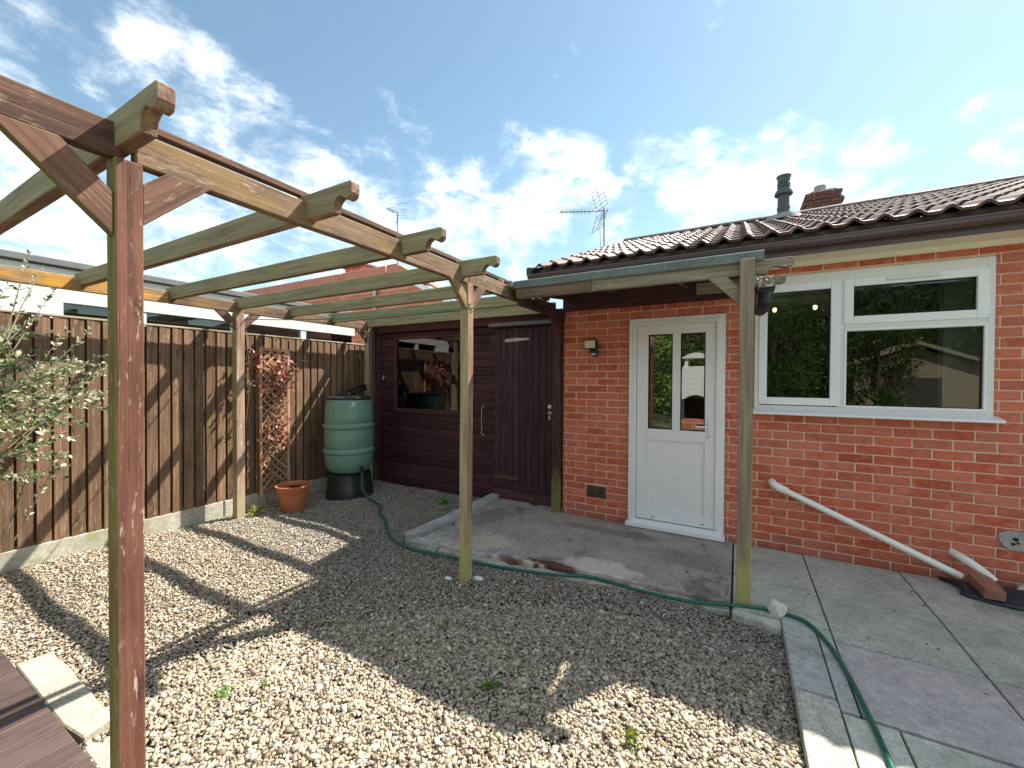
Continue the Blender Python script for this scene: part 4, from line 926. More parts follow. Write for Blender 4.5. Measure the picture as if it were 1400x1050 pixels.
for r_ in rows: st.v += [(bc[0]+q*math.cos(a), bc[1]+q*math.sin(a), GZ+z) for q, a, z in r_]
for k in range(len(rows)-1):
    for j in range(N): st.f.append((k*N+j, k*N+(j+1) % N, (k+1)*N+(j+1) % N, (k+1)*N+j))
st.build('stand', 'black_plastic', wb, smooth=True)
ta = Vector((0.986, -0.164, 0)).normalized(); tp0 = Vector(bc)+ta*0.268+Vector((0, 0, 0.385))
b = MB(); b.tube([tp0-ta*0.02, tp0+ta*0.05], 0.020, 10); b.tube([tp0+ta*0.035+Vector((0, 0, 0.03)), tp0+ta*0.035-Vector((0, 0, 0.05))], 0.014, 10); b.build('tap', 'black_plastic', wb, smooth=True)

# hose
def smooth_path(pts, per_=8):
    P = [Vector(p) for p in pts]; out = []
    for i in range(len(P)-1):
        p0, p1, p2, p3 = P[max(i-1, 0)], P[i], P[i+1], P[min(i+2, len(P)-1)]
        for k in range(per_):
            t = k/per_; out.append(0.5*((2*p1)+(p2-p0)*t+(2*p0-5*p1+4*p2-p3)*t*t+(3*p1-3*p2+p3-p0)*t**3))
    out.append(P[-1]); return out
ht = tp0+ta*0.035-Vector((0, 0, 0.04))
hp = [ht, ht+Vector((0.012, -0.01, -0.10)), ht+Vector((0.035, -0.02, -0.22)), (-4.02, 3.56, GZ+0.05), (-3.93, 3.53, GZ+0.028), (-3.67, 3.44, GZ+0.025), (-3.45, 3.22, GZ+0.025), (-3.25, 3.12, GZ+0.025), (-3.05, 2.94, GZ+0.025), (-2.80, 2.77, GZ+0.025), (-2.50, 2.695, GZ+0.028), (-2.24, 2.715, GZ+0.026), (-1.88, 2.745, GZ+0.026), (-1.55, 2.785, GZ+0.030),
      (-1.20, 2.855, GZ+0.036), (-1.00, 2.935, GZ+0.04), (-0.83, 2.945, GZ+0.04), (-0.57, 2.935, GZ+0.036), (-0.28, 2.95, GZ+0.038), (-0.02, 3.005, GZ+0.055), (0.14, 3.045, 0.012), (0.19, 3.05, 0.012), (0.29, 3.035, 0.014), (0.38, 2.985, 0.016), (0.455, 2.80, 0.012), (0.492, 2.56, 0.012), (0.512, 2.31, 0.012), (0.522, 2.08, 0.012), (0.53, 1.80, 0.012), (0.60, 1.40, 0.012), (0.9, 1.1, 0.012)]
b = MB(); b.tube(smooth_path(hp, 7), 0.0112, 10); tag(b.build('garden_hose', 'hose_green', None, smooth=True, origin=(-2.5, 2.8, 0)), 'green garden hose snaking from the water butt across the gravel edge', 'hose')

# terracotta pot
pt = thing('flower_pot', (-4.46, 2.88, GZ), 'terracotta flower pot at the foot of the trellis', 'pot')
pc = (-4.46, 2.88, GZ)
b = MB(); b.lathe([(0.0000, 0.0049), (0.1150, 0.0049), (0.1214, 0.0145), (0.1518, 0.1746), (0.1582, 0.1892), (0.1582, 0.1988), (0.1684, 0.2085), (0.1840, 0.2764), (0.1895, 0.2832), (0.1886, 0.2949), (0.1766, 0.2968), (0.1674, 0.2891), (0.1582, 0.2425), (0.0000, 0.2425)], pc, 44, caps=False); b.build('pot', 'terracotta', pt, smooth=True)
b = MB(); b.lathe([(0.0000, 0.2541), (0.0920, 0.2580), (0.1619, 0.2503)], pc, 24, caps=False); b.build('soil', 'soil', pt, smooth=True)

# ------------------------------------------------------------------ plants
def leaf_mesh(name, P, D, L, W, C, fold=0.25, mat='leaf', parent=None, origin=(0, 0, 0)):
    """P base points, D unit directions, L lengths, W widths, C colours: a folded four-sided leaf each"""
    n = len(P); D = D/np.linalg.norm(D, axis=1)[:, None]
    rv = nrg.normal(size=(n, 3)); S = np.cross(D, rv); S /= np.linalg.norm(S, axis=1)[:, None]; N = np.cross(S, D)
    mid = P + D*(L*0.45)[:, None]; tip = P + D*L[:, None]
    dn = N*(W*fold)[:, None]
    V = np.stack([P, mid + S*(W*0.5)[:, None] + dn, tip, mid - S*(W*0.5)[:, None] + dn], 1).reshape(-1, 3) - np.array(origin)
    b0 = np.arange(n)*4
    F = np.concatenate([np.stack([b0, b0+1, b0+2], 1), np.stack([b0, b0+2, b0+3], 1)])
    me = npmesh(name, V, F, mat, np.repeat(C, 4, 0))
    return link(bpy.data.objects.new(name, me), parent, Matrix.Translation(origin))
def colmix(n, cols, p=None, var=0.2):
    c = np.array(cols)[nrg.choice(len(cols), n, p=p)]; return c*nrg.uniform(1-var, 1+var, (n, 1))

# variegated shrub by the fence
sb = (-4.05, 0.36, GZ)
shrub = thing('variegated_shrub', sb, 'bushy shrub with small cream-edged leaves beside the fence and deck', 'shrub')
br = MB(); LP, LD, LL, LW, LC = [], [], [], [], []
def twig(p0, d, L, r, nl, sz, bend=0.25, seg=7, cols=None, p=None, bare=0.2):
    pts = [Vector(p0)]; d = Vector(d).normalized()
    for k in range(seg):
        d = (d + Vector((rnd.uniform(-bend, bend), rnd.uniform(-bend, bend), rnd.uniform(-bend, bend)))*0.35).normalized(); pts.append(pts[-1]+d*(L/seg))
    br.tube(pts, [r*(1-0.8*i/seg) for i in range(seg+1)], 5)
    for i in range(nl):
        u = bare+(1-bare)*rnd.random(); q = u*seg; k = min(int(q), seg-1); pos = pts[k].lerp(pts[k+1], q-k); t = (pts[k+1]-pts[k]).normalized()
        o_ = Vector((rnd.gauss(0, 1), rnd.gauss(0, 1), rnd.gauss(0, 1))); o_ = (o_ - t*o_.dot(t)).normalized()
        LP.append(pos[:]); LD.append((o_*0.9+t*0.75)[:]); s = rnd.uniform(*sz); LL.append(s); LW.append(s*rnd.uniform(.42, .58))
    return pts
for k in range(100):
    a = rnd.uniform(0, 6.28); el = rnd.uniform(-0.15, 1.25); L = rnd.uniform(0.45, 0.95)
    d = (math.cos(a)*math.cos(el), math.sin(a)*math.cos(el), math.sin(el))
    pts = twig((sb[0]+rnd.uniform(-.15, .15), sb[1]+rnd.uniform(-.15, .15), GZ+rnd.uniform(0.95, 1.45)), d, L*0.85, 0.008, 34, (0.026, 0.050), bare=0.30)
    for j in range(4):
        q = pts[rnd.randrange(3, 7)]; twig(q, (d[0]+rnd.uniform(-1, 1), d[1]+rnd.uniform(-1, 1), d[2]*0.6+rnd.uniform(-.4, .6)), rnd.uniform(.18, .4), 0.003, 20, (0.024, 0.046), bare=0.1)
for (tx_, ty_, tz_) in ((-4.1, 1.12, 1.82), (-4.2, 1.02, 1.80), (-4.15, 1.16, 1.52), (-4.2, 0.95, 2.12), (-4.1, 0.80, 2.30), (-4.3, 0.90, 2.25), (-4.0, 0.92, 0.92), (-4.1, 0.85, 1.05), (-4.1, 1.18, 1.56)):
    s0 = Vector((sb[0], sb[1]+0.35, tz_-0.55)); e = Vector((tx_, ty_, tz_)); twig(s0, e-s0, (e-s0).length, 0.005, 22, (0.022, 0.042), bend=0.10, bare=0.3)
n = len(LP); C = colmix(n, [(0.30, 0.34, 0.18), (0.50, 0.50, 0.34), (0.10, 0.17, 0.065), (0.07, 0.12, 0.05), (0.60, 0.59, 0.43)], [.26, .26, .18, .10, .20])
for k in range(7): br.tube([(sb[0]+rnd.uniform(-.06, .06), sb[1]+rnd.uniform(-.06, .06), GZ-0.05), (sb[0]+rnd.uniform(-.12, .12), sb[1]+rnd.uniform(-.12, .12), GZ+0.6), (sb[0]+rnd.uniform(-.2, .2), sb[1]+rnd.uniform(-.2, .2), GZ+1.35)], [0.016, 0.012, 0.007], 6)
br.build('branches', 'stem', shrub, fix=False)
leaf_mesh('leaves', np.array(LP), np.array(LD), np.array(LL), np.array(LW), C, parent=shrub, origin=sb)['kind'] = 'stuff'

# red-leaved climber on the trellis and post
br = MB(); LP, LD, LL, LW = [], [], [], []
vb = (-4.84, 2.85, GZ); vine = thing('climbing_vine', vb, 'red-leaved climbing vine threaded through the lattice trellis', 'vine')
for k in range(7):
    y = 2.80+0.04*k; pts = [(-4.855+rnd.uniform(-.01, .02), 2.78+rnd.uniform(0, .06), GZ)]
    for j in range(1, 10): pts.append((-4.845+rnd.uniform(-.015, .03), 2.80+rnd.uniform(0.0, .24), GZ+j*0.185))
    br.tube(smooth_path(pts, 4), 0.004, 5)
def vleaf(yc, zc, sy, sz_, n, xo=0.05):
    for i in range(n):
        LP.append((-4.85+abs(rnd.gauss(0, xo)), rnd.gauss(yc, sy), rnd.gauss(zc, sz_))); LD.append((rnd.uniform(.1, 1), rnd.gauss(0, .7), rnd.gauss(-.35, .6))); s = rnd.uniform(.038, .075); LL.append(s); LW.append(s*rnd.uniform(.38, .55))
vleaf(2.94, 1.58, 0.085, 0.11, 190, 0.07); vleaf(2.95, 1.38, 0.06, 0.09, 70, .05); vleaf(2.92, 0.86, 0.06, 0.10, 85, .05); vleaf(2.93, 1.1, 0.06, 0.15, 40, .04); vleaf(2.90, 0.62, .06, .12, 20, .03)
vleaf(2.62, 1.68, 0.07, 0.07, 45, .06); vleaf(2.60, 1.50, 0.08, 0.10, 26, .05)
br.tube(smooth_path([(-4.82, 2.90, 1.55), (-4.80, 2.75, 1.62), (-4.80, 2.62, 1.70), (-4.80, 2.52, 1.66), (-4.82, 2.50, 1.45), (-4.84, 2.48, 1.2)], 5), 0.003, 5)
br.tube(smooth_path([(-4.76, 2.52, 2.0), (-4.70, 2.50, 1.85), (-4.72, 2.53, 1.6), (-4.70, 2.52, 1.3), (-4.72, 2.50, 1.0)], 5), 0.003, 5)
n = len(LP); C = colmix(n, [(0.34, 0.13, 0.11), (0.42, 0.20, 0.16), (0.22, 0.06, 0.06), (0.48, 0.29, 0.20), (0.18, 0.14, 0.07)], [.3, .28, .2, .14, .08])
br.build('stems', 'stem', vine, fix=False); leaf_mesh('leaves', np.array(LP), np.array(LD), np.array(LL), np.array(LW), C, parent=vine, origin=vb)['kind'] = 'stuff'

def weed(x, y, n, L, cols, label, z=GZ, spread=0.05, up=0.8, group='weeds in the gravel', name='weed'):
    P = np.c_[nrg.normal(x, spread*0.22, n), nrg.normal(y, spread*0.22, n), np.full(n, z)+nrg.uniform(0, L*0.5, n)]
    D = np.c_[nrg.normal(0, 0.7, n), nrg.normal(0, 0.7, n), nrg.uniform(0.2, up, n)]
    l = nrg.uniform(0.6, 1.1, n)*L
    o = leaf_mesh(name, P, D, l, l*0.38, colmix(n, cols), origin=(x, y, z)); tag(o, label, 'weed', group)
GR = [(0.10, 0.22, 0.03), (0.14, 0.28, 0.05), (0.20, 0.30, 0.07)]; YL = [(0.24, 0.26, 0.05), (0.34, 0.33, 0.09), (0.17, 0.22, 0.05)]
weed(-3.10, 3.91, 46, 0.075, [(0.13, 0.36, 0.04), (0.18, 0.42, 0.07)], 'bright green leafy weed on gravel before the shed wall', spread=0.09)
weed(-2.13, 1.03, 40, 0.035, GR, 'low spreading green weed in sunny gravel past the red post', spread=0.09)
weed(-2.02, 1.16, 14, 0.025, GR, 'tiny green sprig beside the low spreading weed', spread=0.05)
weed(-1.03, 1.68, 22, 0.06, GR, 'small upright green weed in the shaded gravel', spread=0.04)
weed(-0.37, 1.72, 26, 0.05, YL, 'yellow-green weed in the sunlit gravel near the kerb', spread=0.06)
weed(-1.55, 1.95, 10, 0.04, GR, 'tiny dark green seedling in shaded gravel', spread=0.03)
weed(0.03, 2.27, 9, 0.035, YL, 'yellowish tuft where the gravel shadow ends by the kerb', spread=0.04)
weed(-2.06, 4.28, 40, 0.045, [(0.06, 0.12, 0.03), (0.09, 0.17, 0.04)], 'dark green weed at the foot of the shed door', z=0.0, spread=0.10)
weed(-2.48, 3.25, 16, 0.03, [(0.12, 0.2, 0.04)], 'green moss tuft inside the slab kerb', z=0.0, spread=0.06)
weed(-4.62, 2.55, 30, 0.10, YL, 'dry yellowish grass tuft at the foot of the fence post', spread=0.07, up=1.6)
weed(-2.06, 0.66, 24, 0.05, YL, 'dry straw-coloured tuft beside the deck corner', spread=0.06, z=-0.03)

# ------------------------------------------------------------------ small loose things
def lump(name, c, r, mat, label, cat, seed, sub=2, group=None, flat=1.0, jag=0.25):
    r2 = random.Random(seed); bm = bmesh.new(); bmesh.ops.create_icosphere(bm, subdivisions=sub, radius=1)
    for v in bm.verts:
        k = 1+r2.uniform(-jag, jag); v.co = Vector((v.co.x*r[0]*k, v.co.y*r[1]*k, v.co.z*r[2]*k))
    me = bpy.data.meshes.new(name); bm.to_mesh(me); bm.free(); me.materials.append(M[mat])
    return tag(link(bpy.data.objects.new(name, me), None, Matrix.Translation(c)), label, cat, group)
lump('rock', (0.228, 3.03, 0.035), (0.045, 0.04, 0.052), 'white_rock', 'knobbly white rock where the hose crosses the kerb corner', 'rock', 3, jag=0.34)
for i, (x, y, s, lb) in enumerate(((-1.90, 2.45, .034, 'flat white pebble on the near side of the middle pergola post'), (-1.70, 2.56, .045, 'larger flat white pebble behind the middle pergola post foot'), (-1.17, 2.68, .024, 'small orange-brown stone beside the hose'))):
    lump('pebble', (x, y, GZ+0.012), (s, s*.6, s*.3), 'pebble_pale' if i < 2 else 'terracotta', lb, 'pebble', 20+i, 2, jag=.1)
# waste pipes
wp = thing('waste_pipe', (0.27, 4.15, 0.58), 'long white plastic waste pipe sloping down the brick wall to the drain', 'pipe')
b = MB(); b.tube([(0.27, 4.22, 0.585), (0.27, 4.16, 0.585), (0.275, 4.146, 0.58), (0.30, 4.135, 0.565), (0.34, 4.132, 0.545)], 0.030, 14); b.build('elbow', 'pipe_white', wp, smooth=True)
b = MB(); b.tube([(0.30, 4.134, 0.563), (0.37, 4.132, 0.533)], 0.0325, 14); b.build('collar', 'pipe_white', wp, smooth=True)
b = MB(); b.tube([(0.35, 4.132, 0.541), (0.90, 4.118, 0.300), (1.412, 4.10, 0.075)], 0.0245, 14); b.build('pipe', 'pipe_white', wp, smooth=True)
b = MB(); b.tube([(1.40, 4.22, 0.205), (1.42, 4.15, 0.200), (1.45, 4.11, 0.185), (1.50, 4.08, 0.150), (1.56, 4.05, 0.10)], [0.026, 0.027, 0.027, 0.026, 0.020], 14)
tag(b.build('outlet_pipe', 'pipe_white', None, smooth=True, origin=(1.45, 4.1, 0.15)), 'short bent white outlet pipe poking from the wall above the drain cover', 'pipe')
# plastic sheet over the gully
b = MB(); nx_, ny_ = 22, 14
for j in range(ny_+1):
    for i in range(nx_+1):
        u, v = i/nx_, j/ny_; x = 1.345+0.80*u+0.03*math.sin(v*5); y = 3.86+0.33*v - 0.03*math.sin(u*7) + 0.06*max(0, 0.35-u)*(1-v)*3
        h = 0.012+0.058*math.sin(math.pi*min(1, v*1.1))*math.sin(math.pi*min(1, u*1.3+.1))+0.010*math.sin(u*17+v*6)*math.sin(v*9)
        b.v.append((x, y, max(0.004, h)))
for j in range(ny_):
    for i in range(nx_): b.f.append((j*(nx_+1)+i, j*(nx_+1)+i+1, (j+1)*(nx_+1)+i+1, (j+1)*(nx_+1)+i))
o = b.build('plastic_sheet', 'navy_plastic', None, smooth=True, origin=(1.7, 4.0, 0)); tag(o, 'dark plastic sheet covering the drain against the brick wall', 'sheet')
md = o.modifiers.new('thick', 'SOLIDIFY'); md.thickness = 0.004
b = MB(); b.box(-0.108, 0.108, -0.051, 0.051, -0.0325, 0.0325); me = b.mesh('loose_brick', 'brick_old', bev=0.007, seg=2)
tag(link(bpy.data.objects.new('loose_brick', me), None, Matrix.Translation((1.485, 3.965, 0.082)) @ Matrix.Rotation(R(-88), 4, 'Z') @ Matrix.Rotation(R(8), 4, 'Y')), 'single red brick weighing down the dark plastic sheet', 'brick')
lump('stone', (1.80, 4.12, 0.05), (0.12, 0.06, 0.035), 'white_rock', 'pale flat stone on the far end of the dark plastic sheet', 'stone', 9, jag=.12)
# black plastic tray behind the butt
b = MB(); b.box(-0.16, 0.16, -0.10, 0.10, -0.03, 0.03); b.box(-0.175, 0.175, -0.115, 0.115, 0.028, 0.042); me = b.mesh('plastic_tray', 'black_plastic', bev=0.012, seg=2)
tag(link(bpy.data.objects.new('plastic_tray', me), None, Matrix.Translation((-4.72, 3.93, 1.27)) @ Matrix.Rotation(R(20), 4, 'Z') @ Matrix.Rotation(R(-24), 4, 'Y')), 'black plastic tray tilted up behind the green water butt', 'tray')
b = MB(); b.tube([(-4.72, 3.93, GZ-0.05), (-4.72, 3.93, 1.25)], 0.03, 10); tag(b.build('support_pipe', 'black_plastic', None, smooth=True, origin=(-4.72, 3.93, 0)), 'dark upright pipe in the corner behind the green water butt', 'pipe')
# sticks by the pot
b = MB(); b.tube([(-4.86, 2.62, GZ+0.03), (-4.70, 2.80, GZ+0.035), (-4.60, 2.95, GZ+0.03)], 0.012, 6); tag(b.build('stick', 'stem', None, origin=(-4.7, 2.8, GZ)), 'thin dry stick lying behind the terracotta pot', 'stick')

# ------------------------------------------------------------------ aerials
def aerial(base, top, boom, k, name, label, bow=True):
    a = thing(name, base, label, 'aerial'); base = Vector(base); top = Vector(top); bd = Vector(boom).normalized(); sd_ = bd.cross(Vector((0, 0, 1))).normalized()
    b = MB(); b.tube([base, top], 0.016, 8); b.build('mast', 'aerial_metal', a, smooth=True)
    c = top - Vector((0, 0, 0.06)); L = 0.95*k
    b = MB(); b.tube([c-bd*0.08, c+bd*L], 0.014*k, 6); bo = b.build('boom', 'aerial_metal', a)
    b = MB()
    for i in range(9):
        p = c+bd*(L*(0.30+0.69*i/8)); b.tube([p-sd_*0.12*k, p+sd_*0.12*k], 0.006*k, 5)
    b.build('directors', 'aerial_metal', a)
    b = MB()
    if bow:
        for s in (1, -1):
            upv = (Vector((0, 0, s))*0.85 - bd*(-0.30)).normalized()
            for i in range(6):
                p = c+bd*0.03+upv*(0.06+0.07*i)*k; b.tube([p-sd_*0.20*k, p+sd_*0.20*k], 0.005*k, 5)
            for w in (-.20, 0, .20): b.tube([c+bd*0.03+sd_*w*k+upv*0.04*k, c+bd*0.03+sd_*w*k+upv*0.42*k], 0.006*k, 5)
        b.build('reflector', 'aerial_metal', a)
    else:
        for i in range(7): p = c+Vector((0, 0, -0.3+0.12*i))*k; b.tube([p-sd_*0.42*k, p+sd_*0.42*k], 0.006*k, 5)
        b.build('reflector', 'aerial_metal', a)
    b = MB(); b.tube([c-Vector((0, 0, .02)), c+bd*0.1+Vector((0, 0, -.3)), Vector((c.x-0.06, c.y, c.z-0.9))], 0.005, 5); b.build('cable', 'black_plastic', a)
    return a
aerial((-2.42, 8.2, 0), (-2.42, 8.2, 4.97), (-0.66, -0.72, -0.16), 1.05, 'tv_aerial', 'grey rooftop television aerial with bow reflector above the brown tiled roof')

# ------------------------------------------------------------------ neighbours
cons = thing('conservatory', (-6.4, 1.5, 0), 'white flat-roofed conservatory of the neighbour showing above the fence', 'conservatory')
CXF = -6.0
b = MB(); b.box(-9.0, CXF-0.02, -4.0, 5.0, 2.46, 2.57); b.build('fascia', 'upvc_dirty', cons, bev=0.004)
b = MB(); b.box(-9.05, CXF+0.03, -4.05, 5.05, 2.575, 2.65); b.build('roof_trim', 'roof_edge', cons, bev=0.01)
b = MB(); b.box(CXF-0.12, CXF+0.005, -4.02, 5.02, 2.395, 2.458); b.build('drip_strip', 'brown_upvc', cons)
b = MB(); b.box(CXF-0.10, CXF, -4.0, 5.02, 2.22, 2.392); b.box(CXF-0.10, CXF, -4.0, 5.02, 0.0, 0.95); b.build('wall_rail', 'upvc_dirty', cons, bev=0.004)
b = MB(); b.box(-8.9, CXF-0.11, 4.9, 5.0, 0, 2.45); b.box(-8.9, CXF-0.11, -4.0, -3.9, 0, 2.45); b.box(-9, -8.9, -4, 5, 0, 2.45); b.box(-8.9, CXF-0.11, -3.9, 4.9, 0, .05); b.build('wall', 'render_white', cons)
y = -4.0
while y < 5.0:
    b = MB(); b.box(CXF-0.09, CXF-0.01, y, y+0.09, 0.951, 2.219); b.build('mullion', 'upvc', cons, bev=0.004)
    if y+1.0 <= 5.05: b = MB(); b.box(CXF-0.055, CXF-0.05, y+0.091, y+1.0-0.001, 0.951, 2.219); b.build('pane', 'window_glass', cons)
    y += 1.0
b = MB(); b.box(CXF-0.09, CXF+0.002, 0.98, 1.42, 1.96, 2.22); b.build('white_panel', 'upvc', cons)

nh = thing('neighbour_house', (-11, 8, 0), 'red brick neighbouring house with terracotta coping and chimney beyond the pergola', 'house')
b = MB(); b.prism([(-15.4, 0), (-5.4, 0), (-5.4, 2.85), (-7.1, 3.78), (-7.75, 4.18), (-15.4, 4.18)], 'y', 8.0, 8.3); b.build('wall', 'brick_far', nh)
x = -15.5
while x < -8.3:
    b = MB(); b.box(x, x+1.78, 7.93, 8.35, 4.19, 4.50); b.build('coping', 'red_coping', nh, bev=0.02); x += 1.80
b = MB(); b.prism([(-8.25, 4.19), (-6.95, 3.86), (-6.95, 3.98), (-7.9, 4.5), (-8.25, 4.5)], 'y', 7.94, 8.34); b.build('coping_end', 'red_coping', nh)
b = MB(); b.prism([(-7.25, 3.99), (-5.3, 2.98), (-5.3, 2.84), (-7.25, 3.85)], 'y', 7.90, 7.96); b.build('barge_board', 'upvc', nh)
b = MB(); b.prism([(-7.1, 4.03), (-5.2, 3.04), (-5.2, 2.985), (-7.1, 3.975)], 'y', 7.88, 8.4); b.build('verge_tiles', 'red_coping', nh)
b = MB(); b.box(-10.4, -9.55, 8.35, 9.0, 4.0, 4.76); ch2 = b.build('chimney', 'brick_far', nh)
b = MB(); b.box(-10.46, -9.49, 8.3, 9.05, 4.761, 4.82); b.build('chimney_cap', 'brick_chimney', ch2)
b = MB(); b.box(-15.4, -15.2, 8.3, 16, 0, 4.1); b.box(-15.4, -5.5, 15.8, 16, 0, 2.8); b.box(-5.7, -5.5, 8.3, 15.8, 0, 2.8); b.build('rear_wall', 'brick_far', nh)
b = MB(); b.tube([(-8.65, 7.9, 2.0), (-8.65, 7.9, 4.1)], 0.05, 10); b.build('downpipe', 'metal_grey', nh, smooth=True)
aerial((-7.78, 7.86, 2.4), (-7.78, 7.86, 5.80), (0.35, -0.9, -0.15), 0.62, 'tv_aerial', 'thin television aerial on a pole against the neighbouring brick house', bow=False)

# ------------------------------------------------------------------ the garden behind (seen mirrored in the glass)
def tree(base, h, rad, n, cols, label, name='garden_tree', p=None, leaf=0.11, trunk=0.12):
    t_ = thing(name, base, label, 'tree'); base = Vector(base); b = MB()
    b.tube([base, base+Vector((0.05, 0.03, h*0.35)), base+Vector((-0.05, 0.06, h*0.7))], [trunk, trunk*.75, trunk*.35], 8)
    cl_n = 26; C0 = []
    for k in range(cl_n):
        a = rnd.uniform(0, 6.28); rr_ = rad*math.sqrt(rnd.random())*0.85; z = h*rnd.uniform(0.22, 0.95); rr_ *= 1-0.45*abs(z/h-0.5)
        c = base+Vector((rr_*math.cos(a), rr_*math.sin(a), z)); C0.append(c); b.tube([base+Vector((0, 0, z*0.55)), base.lerp(c, .5)+Vector((0, 0, z*0.18)), c], [trunk*.3, trunk*.18, .012], 5)
    b.build('trunk', 'bark', t_, fix=False)
    ci = nrg.integers(0, cl_n, n); cc = np.array([c[:] for c in C0])[ci]; s = rad*0.30
    off = nrg.normal(0, 1, (n, 3)); off /= np.linalg.norm(off, axis=1)[:, None]; off *= (nrg.random(n)**0.4*s*1.2)[:, None]
    P = cc+off; P[:, 2] = np.maximum(P[:, 2], base.z+0.1); L = nrg.uniform(.6, 1.2, n)*leaf
    o = leaf_mesh('crown', P, nrg.normal(0, 1, (n, 3))+off, L, L*.55, colmix(n, cols, p), parent=t_, origin=base[:]); o['kind'] = 'stuff'
G1 = [(0.07, 0.13, 0.03), (0.12, 0.19, 0.04), (0.17, 0.24, 0.05), (0.05, 0.09, 0.025)]; G2 = [(0.12, 0.20, 0.04), (0.20, 0.28, 0.06), (0.26, 0.32, 0.07), (0.08, 0.14, 0.03)]
tree((0.9, -6.2, -0.1), 4.2, 1.6, 6500, G1, 'broad green tree at the garden end opposite the kitchen window')
tree((-2.6, -4.6, -0.1), 3.4, 1.2, 5000, G2, 'yellow-green tree reflected in the door glass')
tree((-4.6, -6.0, -0.1), 4.6, 1.7, 5000, G1, 'tall dark green tree in the far garden corner behind the deck')
tree((-1.1, -7.5, -0.1), 5.5, 2.0, 6000, G1, 'tall spreading green tree behind the white barbecue')
tree((3.6, -7.4, -0.1), 3.6, 0.9, 3500, G1, 'slim green tree beside the garden summerhouse')
tree((2.2, -3.6, -0.1), 0.9, 0.5, 1500, [(0.20, 0.10, 0.06), (0.16, 0.17, 0.05), (0.28, 0.16, 0.08)], 'low russet bush near the paving', 'garden_bush', leaf=.07, trunk=.03)
tree((0.35, -3.2, -0.1), 0.9, 0.45, 1500, G2, 'low bright green bush near the lawn edge', 'garden_bush', leaf=.07, trunk=.03)
bb = thing('barbecue', (-0.85, -2.1, -0.1), 'white arched masonry barbecue with chimney hood, mirrored in the door glass', 'barbecue')
b = MB(); b.box(-1.20, -0.48, -2.45, -1.80, -0.1, 0.55); b.build('base', 'brick_far', bb)
b = MB(); b.box(-1.20, -1.10, -2.45, -1.80, 0.551, 1.02); b.box(-0.58, -0.48, -2.45, -1.80, 0.551, 1.02); b.box(-1.10, -0.58, -2.45, -2.38, .551, 1.02); b.build('hearth', 'interior_dark', bb)
b = MB(); arch = [(-1.24, 1.02), (-1.22, 1.45), (-1.13, 1.78), (-0.55, 1.78), (-0.46, 1.45), (-0.44, 1.02), (-0.60, 1.02), (-0.70, 1.09), (-0.84, 1.12), (-0.98, 1.09), (-1.08, 1.02)]
b.prism(arch, 'y', -2.47, -1.78); b.build('hood', 'render_white', bb, bev=0.01)
b = MB(); b.box(-1.10, -1.03, -2.4, -1.85, 1.78, 1.98); b.box(-0.65, -0.58, -2.4, -1.85, 1.78, 1.98); b.build('chimney_pier', 'render_white', bb)
b = MB(); b.prism([(-1.18+0.68*k/12, 1.98+0.13*math.sin(math.pi*k/12)) for k in range(13)], 'y', -2.45, -1.80); b.build('chimney_cap', 'render_white', bb)
su = thing('summerhouse', (5, -9.6, 0), 'pale timber summerhouse with a low gable across the garden', 'summerhouse')
b = MB(); b.prism([(3.5, -0.1), (6.6, -0.1), (6.6, 1.95), (5.05, 2.6), (3.5, 1.95)], 'y', -12, -9.6); b.build('wall', 'sand_timber', su)
for s in (1, -1):
    b = MB(); b.prism([(5.05, 2.78), (5.05+s*1.95, 1.98), (5.05+s*1.95, 1.88), (5.05, 2.68)], 'y', -12.1, -9.35); b.build('roof_slope', 'rail_wood', su)
b = MB(); b.box(4.4, 5.7, -9.60, -9.56, 0.0, 1.6); sdo = b.build('door', 'interior_dark', su)
hd = MB(); hd.box(-8, 8, -13.2, -13.0, -0.1, 1.9); o = hd.build('rear_fence', 'fence_wood'); tag(o, 'plain brown fence panels closing the far end of the garden', 'fence')

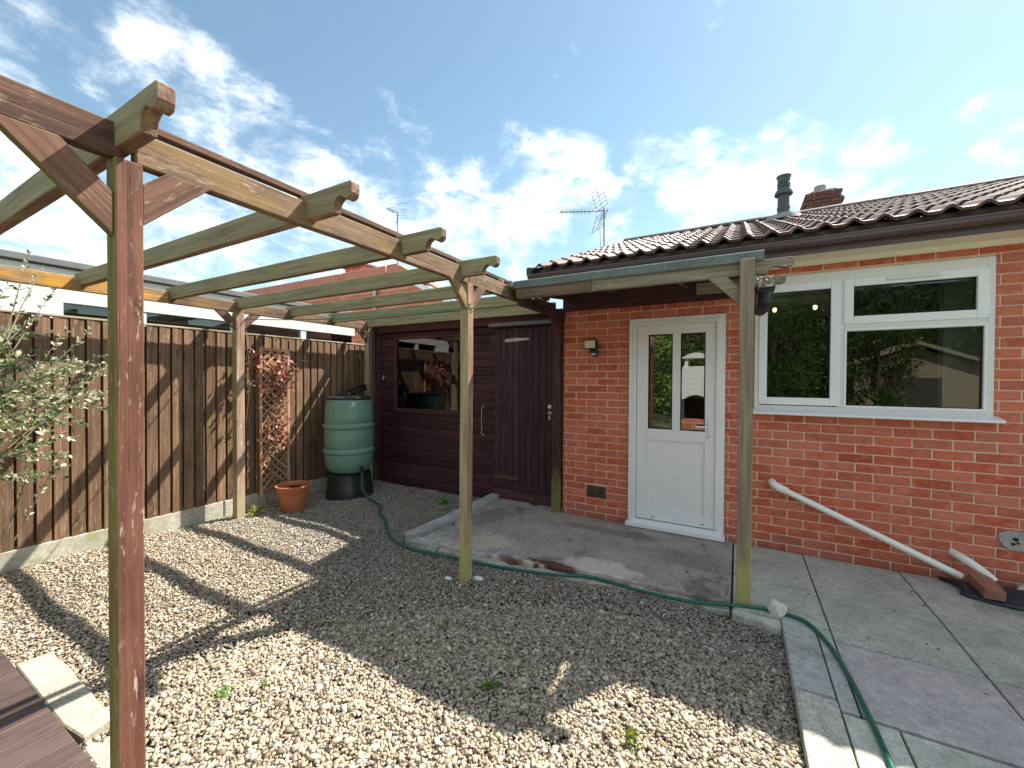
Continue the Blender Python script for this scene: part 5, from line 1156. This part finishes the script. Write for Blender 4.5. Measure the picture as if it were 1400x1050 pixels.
def hedge(x0, x1, y0, y1, h, n, label):
    o_ = thing('conifer_hedge', ((x0+x1)/2, (y0+y1)/2, -0.1), label, 'hedge'); b = MB(); b.box(x0+0.35, x1-0.35, y0+0.35, y1-0.35, -0.1, h-0.35); b.build('inner_growth', 'hedge_core', o_)
    x = nrg.uniform(x0, x1, n); z = nrg.uniform(-0.05, h, n); y = y1 - 0.35*nrg.random(n)**1.5 + 0.22*np.sin(x*1.9)*np.sin(z*1.7+x)
    top = nrg.random(n) < 0.2; z = np.where(top, h-0.3*nrg.random(n)+0.35*np.sin(x*1.3), z); y = np.where(top, nrg.uniform(y0, y1, n), y)
    L = nrg.uniform(.10, .22, n)
    leaf_mesh('foliage', np.c_[x, y, z], np.c_[nrg.normal(0, .8, n), nrg.normal(.5, .7, n), nrg.normal(.2, .7, n)], L, L*.5, colmix(n, G1, None, .35), parent=o_, origin=((x0+x1)/2, (y0+y1)/2, -0.1))['kind'] = 'stuff'
hedge(-9, 10, -12.9, -11.6, 5.4, 16000, 'tall dark conifer hedge across the end of the garden')

# scraps of leaf and grit blown about
P = []; n = 150
zone = nrg.integers(0, 3, n)
x = np.where(zone == 0, nrg.uniform(-2.5, -0.05, n), np.where(zone == 1, nrg.uniform(0.3, 1.9, n), nrg.uniform(-4.6, 0.1, n)))
y = np.where(zone == 0, nrg.uniform(2.95, 4.18, n), np.where(zone == 1, 4.18-nrg.random(n)**2.2*1.5, nrg.uniform(1.0, 2.6, n)))
z = np.where(zone == 2, GZ+0.014, 0.004)
L = nrg.uniform(.008, .026, n)
o = leaf_mesh('leaf_litter', np.c_[x, y, z], np.c_[nrg.normal(0, 1, n), nrg.normal(0, 1, n), nrg.uniform(0, .25, n)], L, L*.55, colmix(n, [(0.16, 0.09, 0.05), (0.26, 0.18, 0.09), (0.08, 0.06, 0.04), (0.36, 0.30, 0.2)]), origin=(0, 3, 0))
tag(o, 'small dry leaf scraps scattered over slab, paving and gravel', 'leaf litter', kind='stuff')
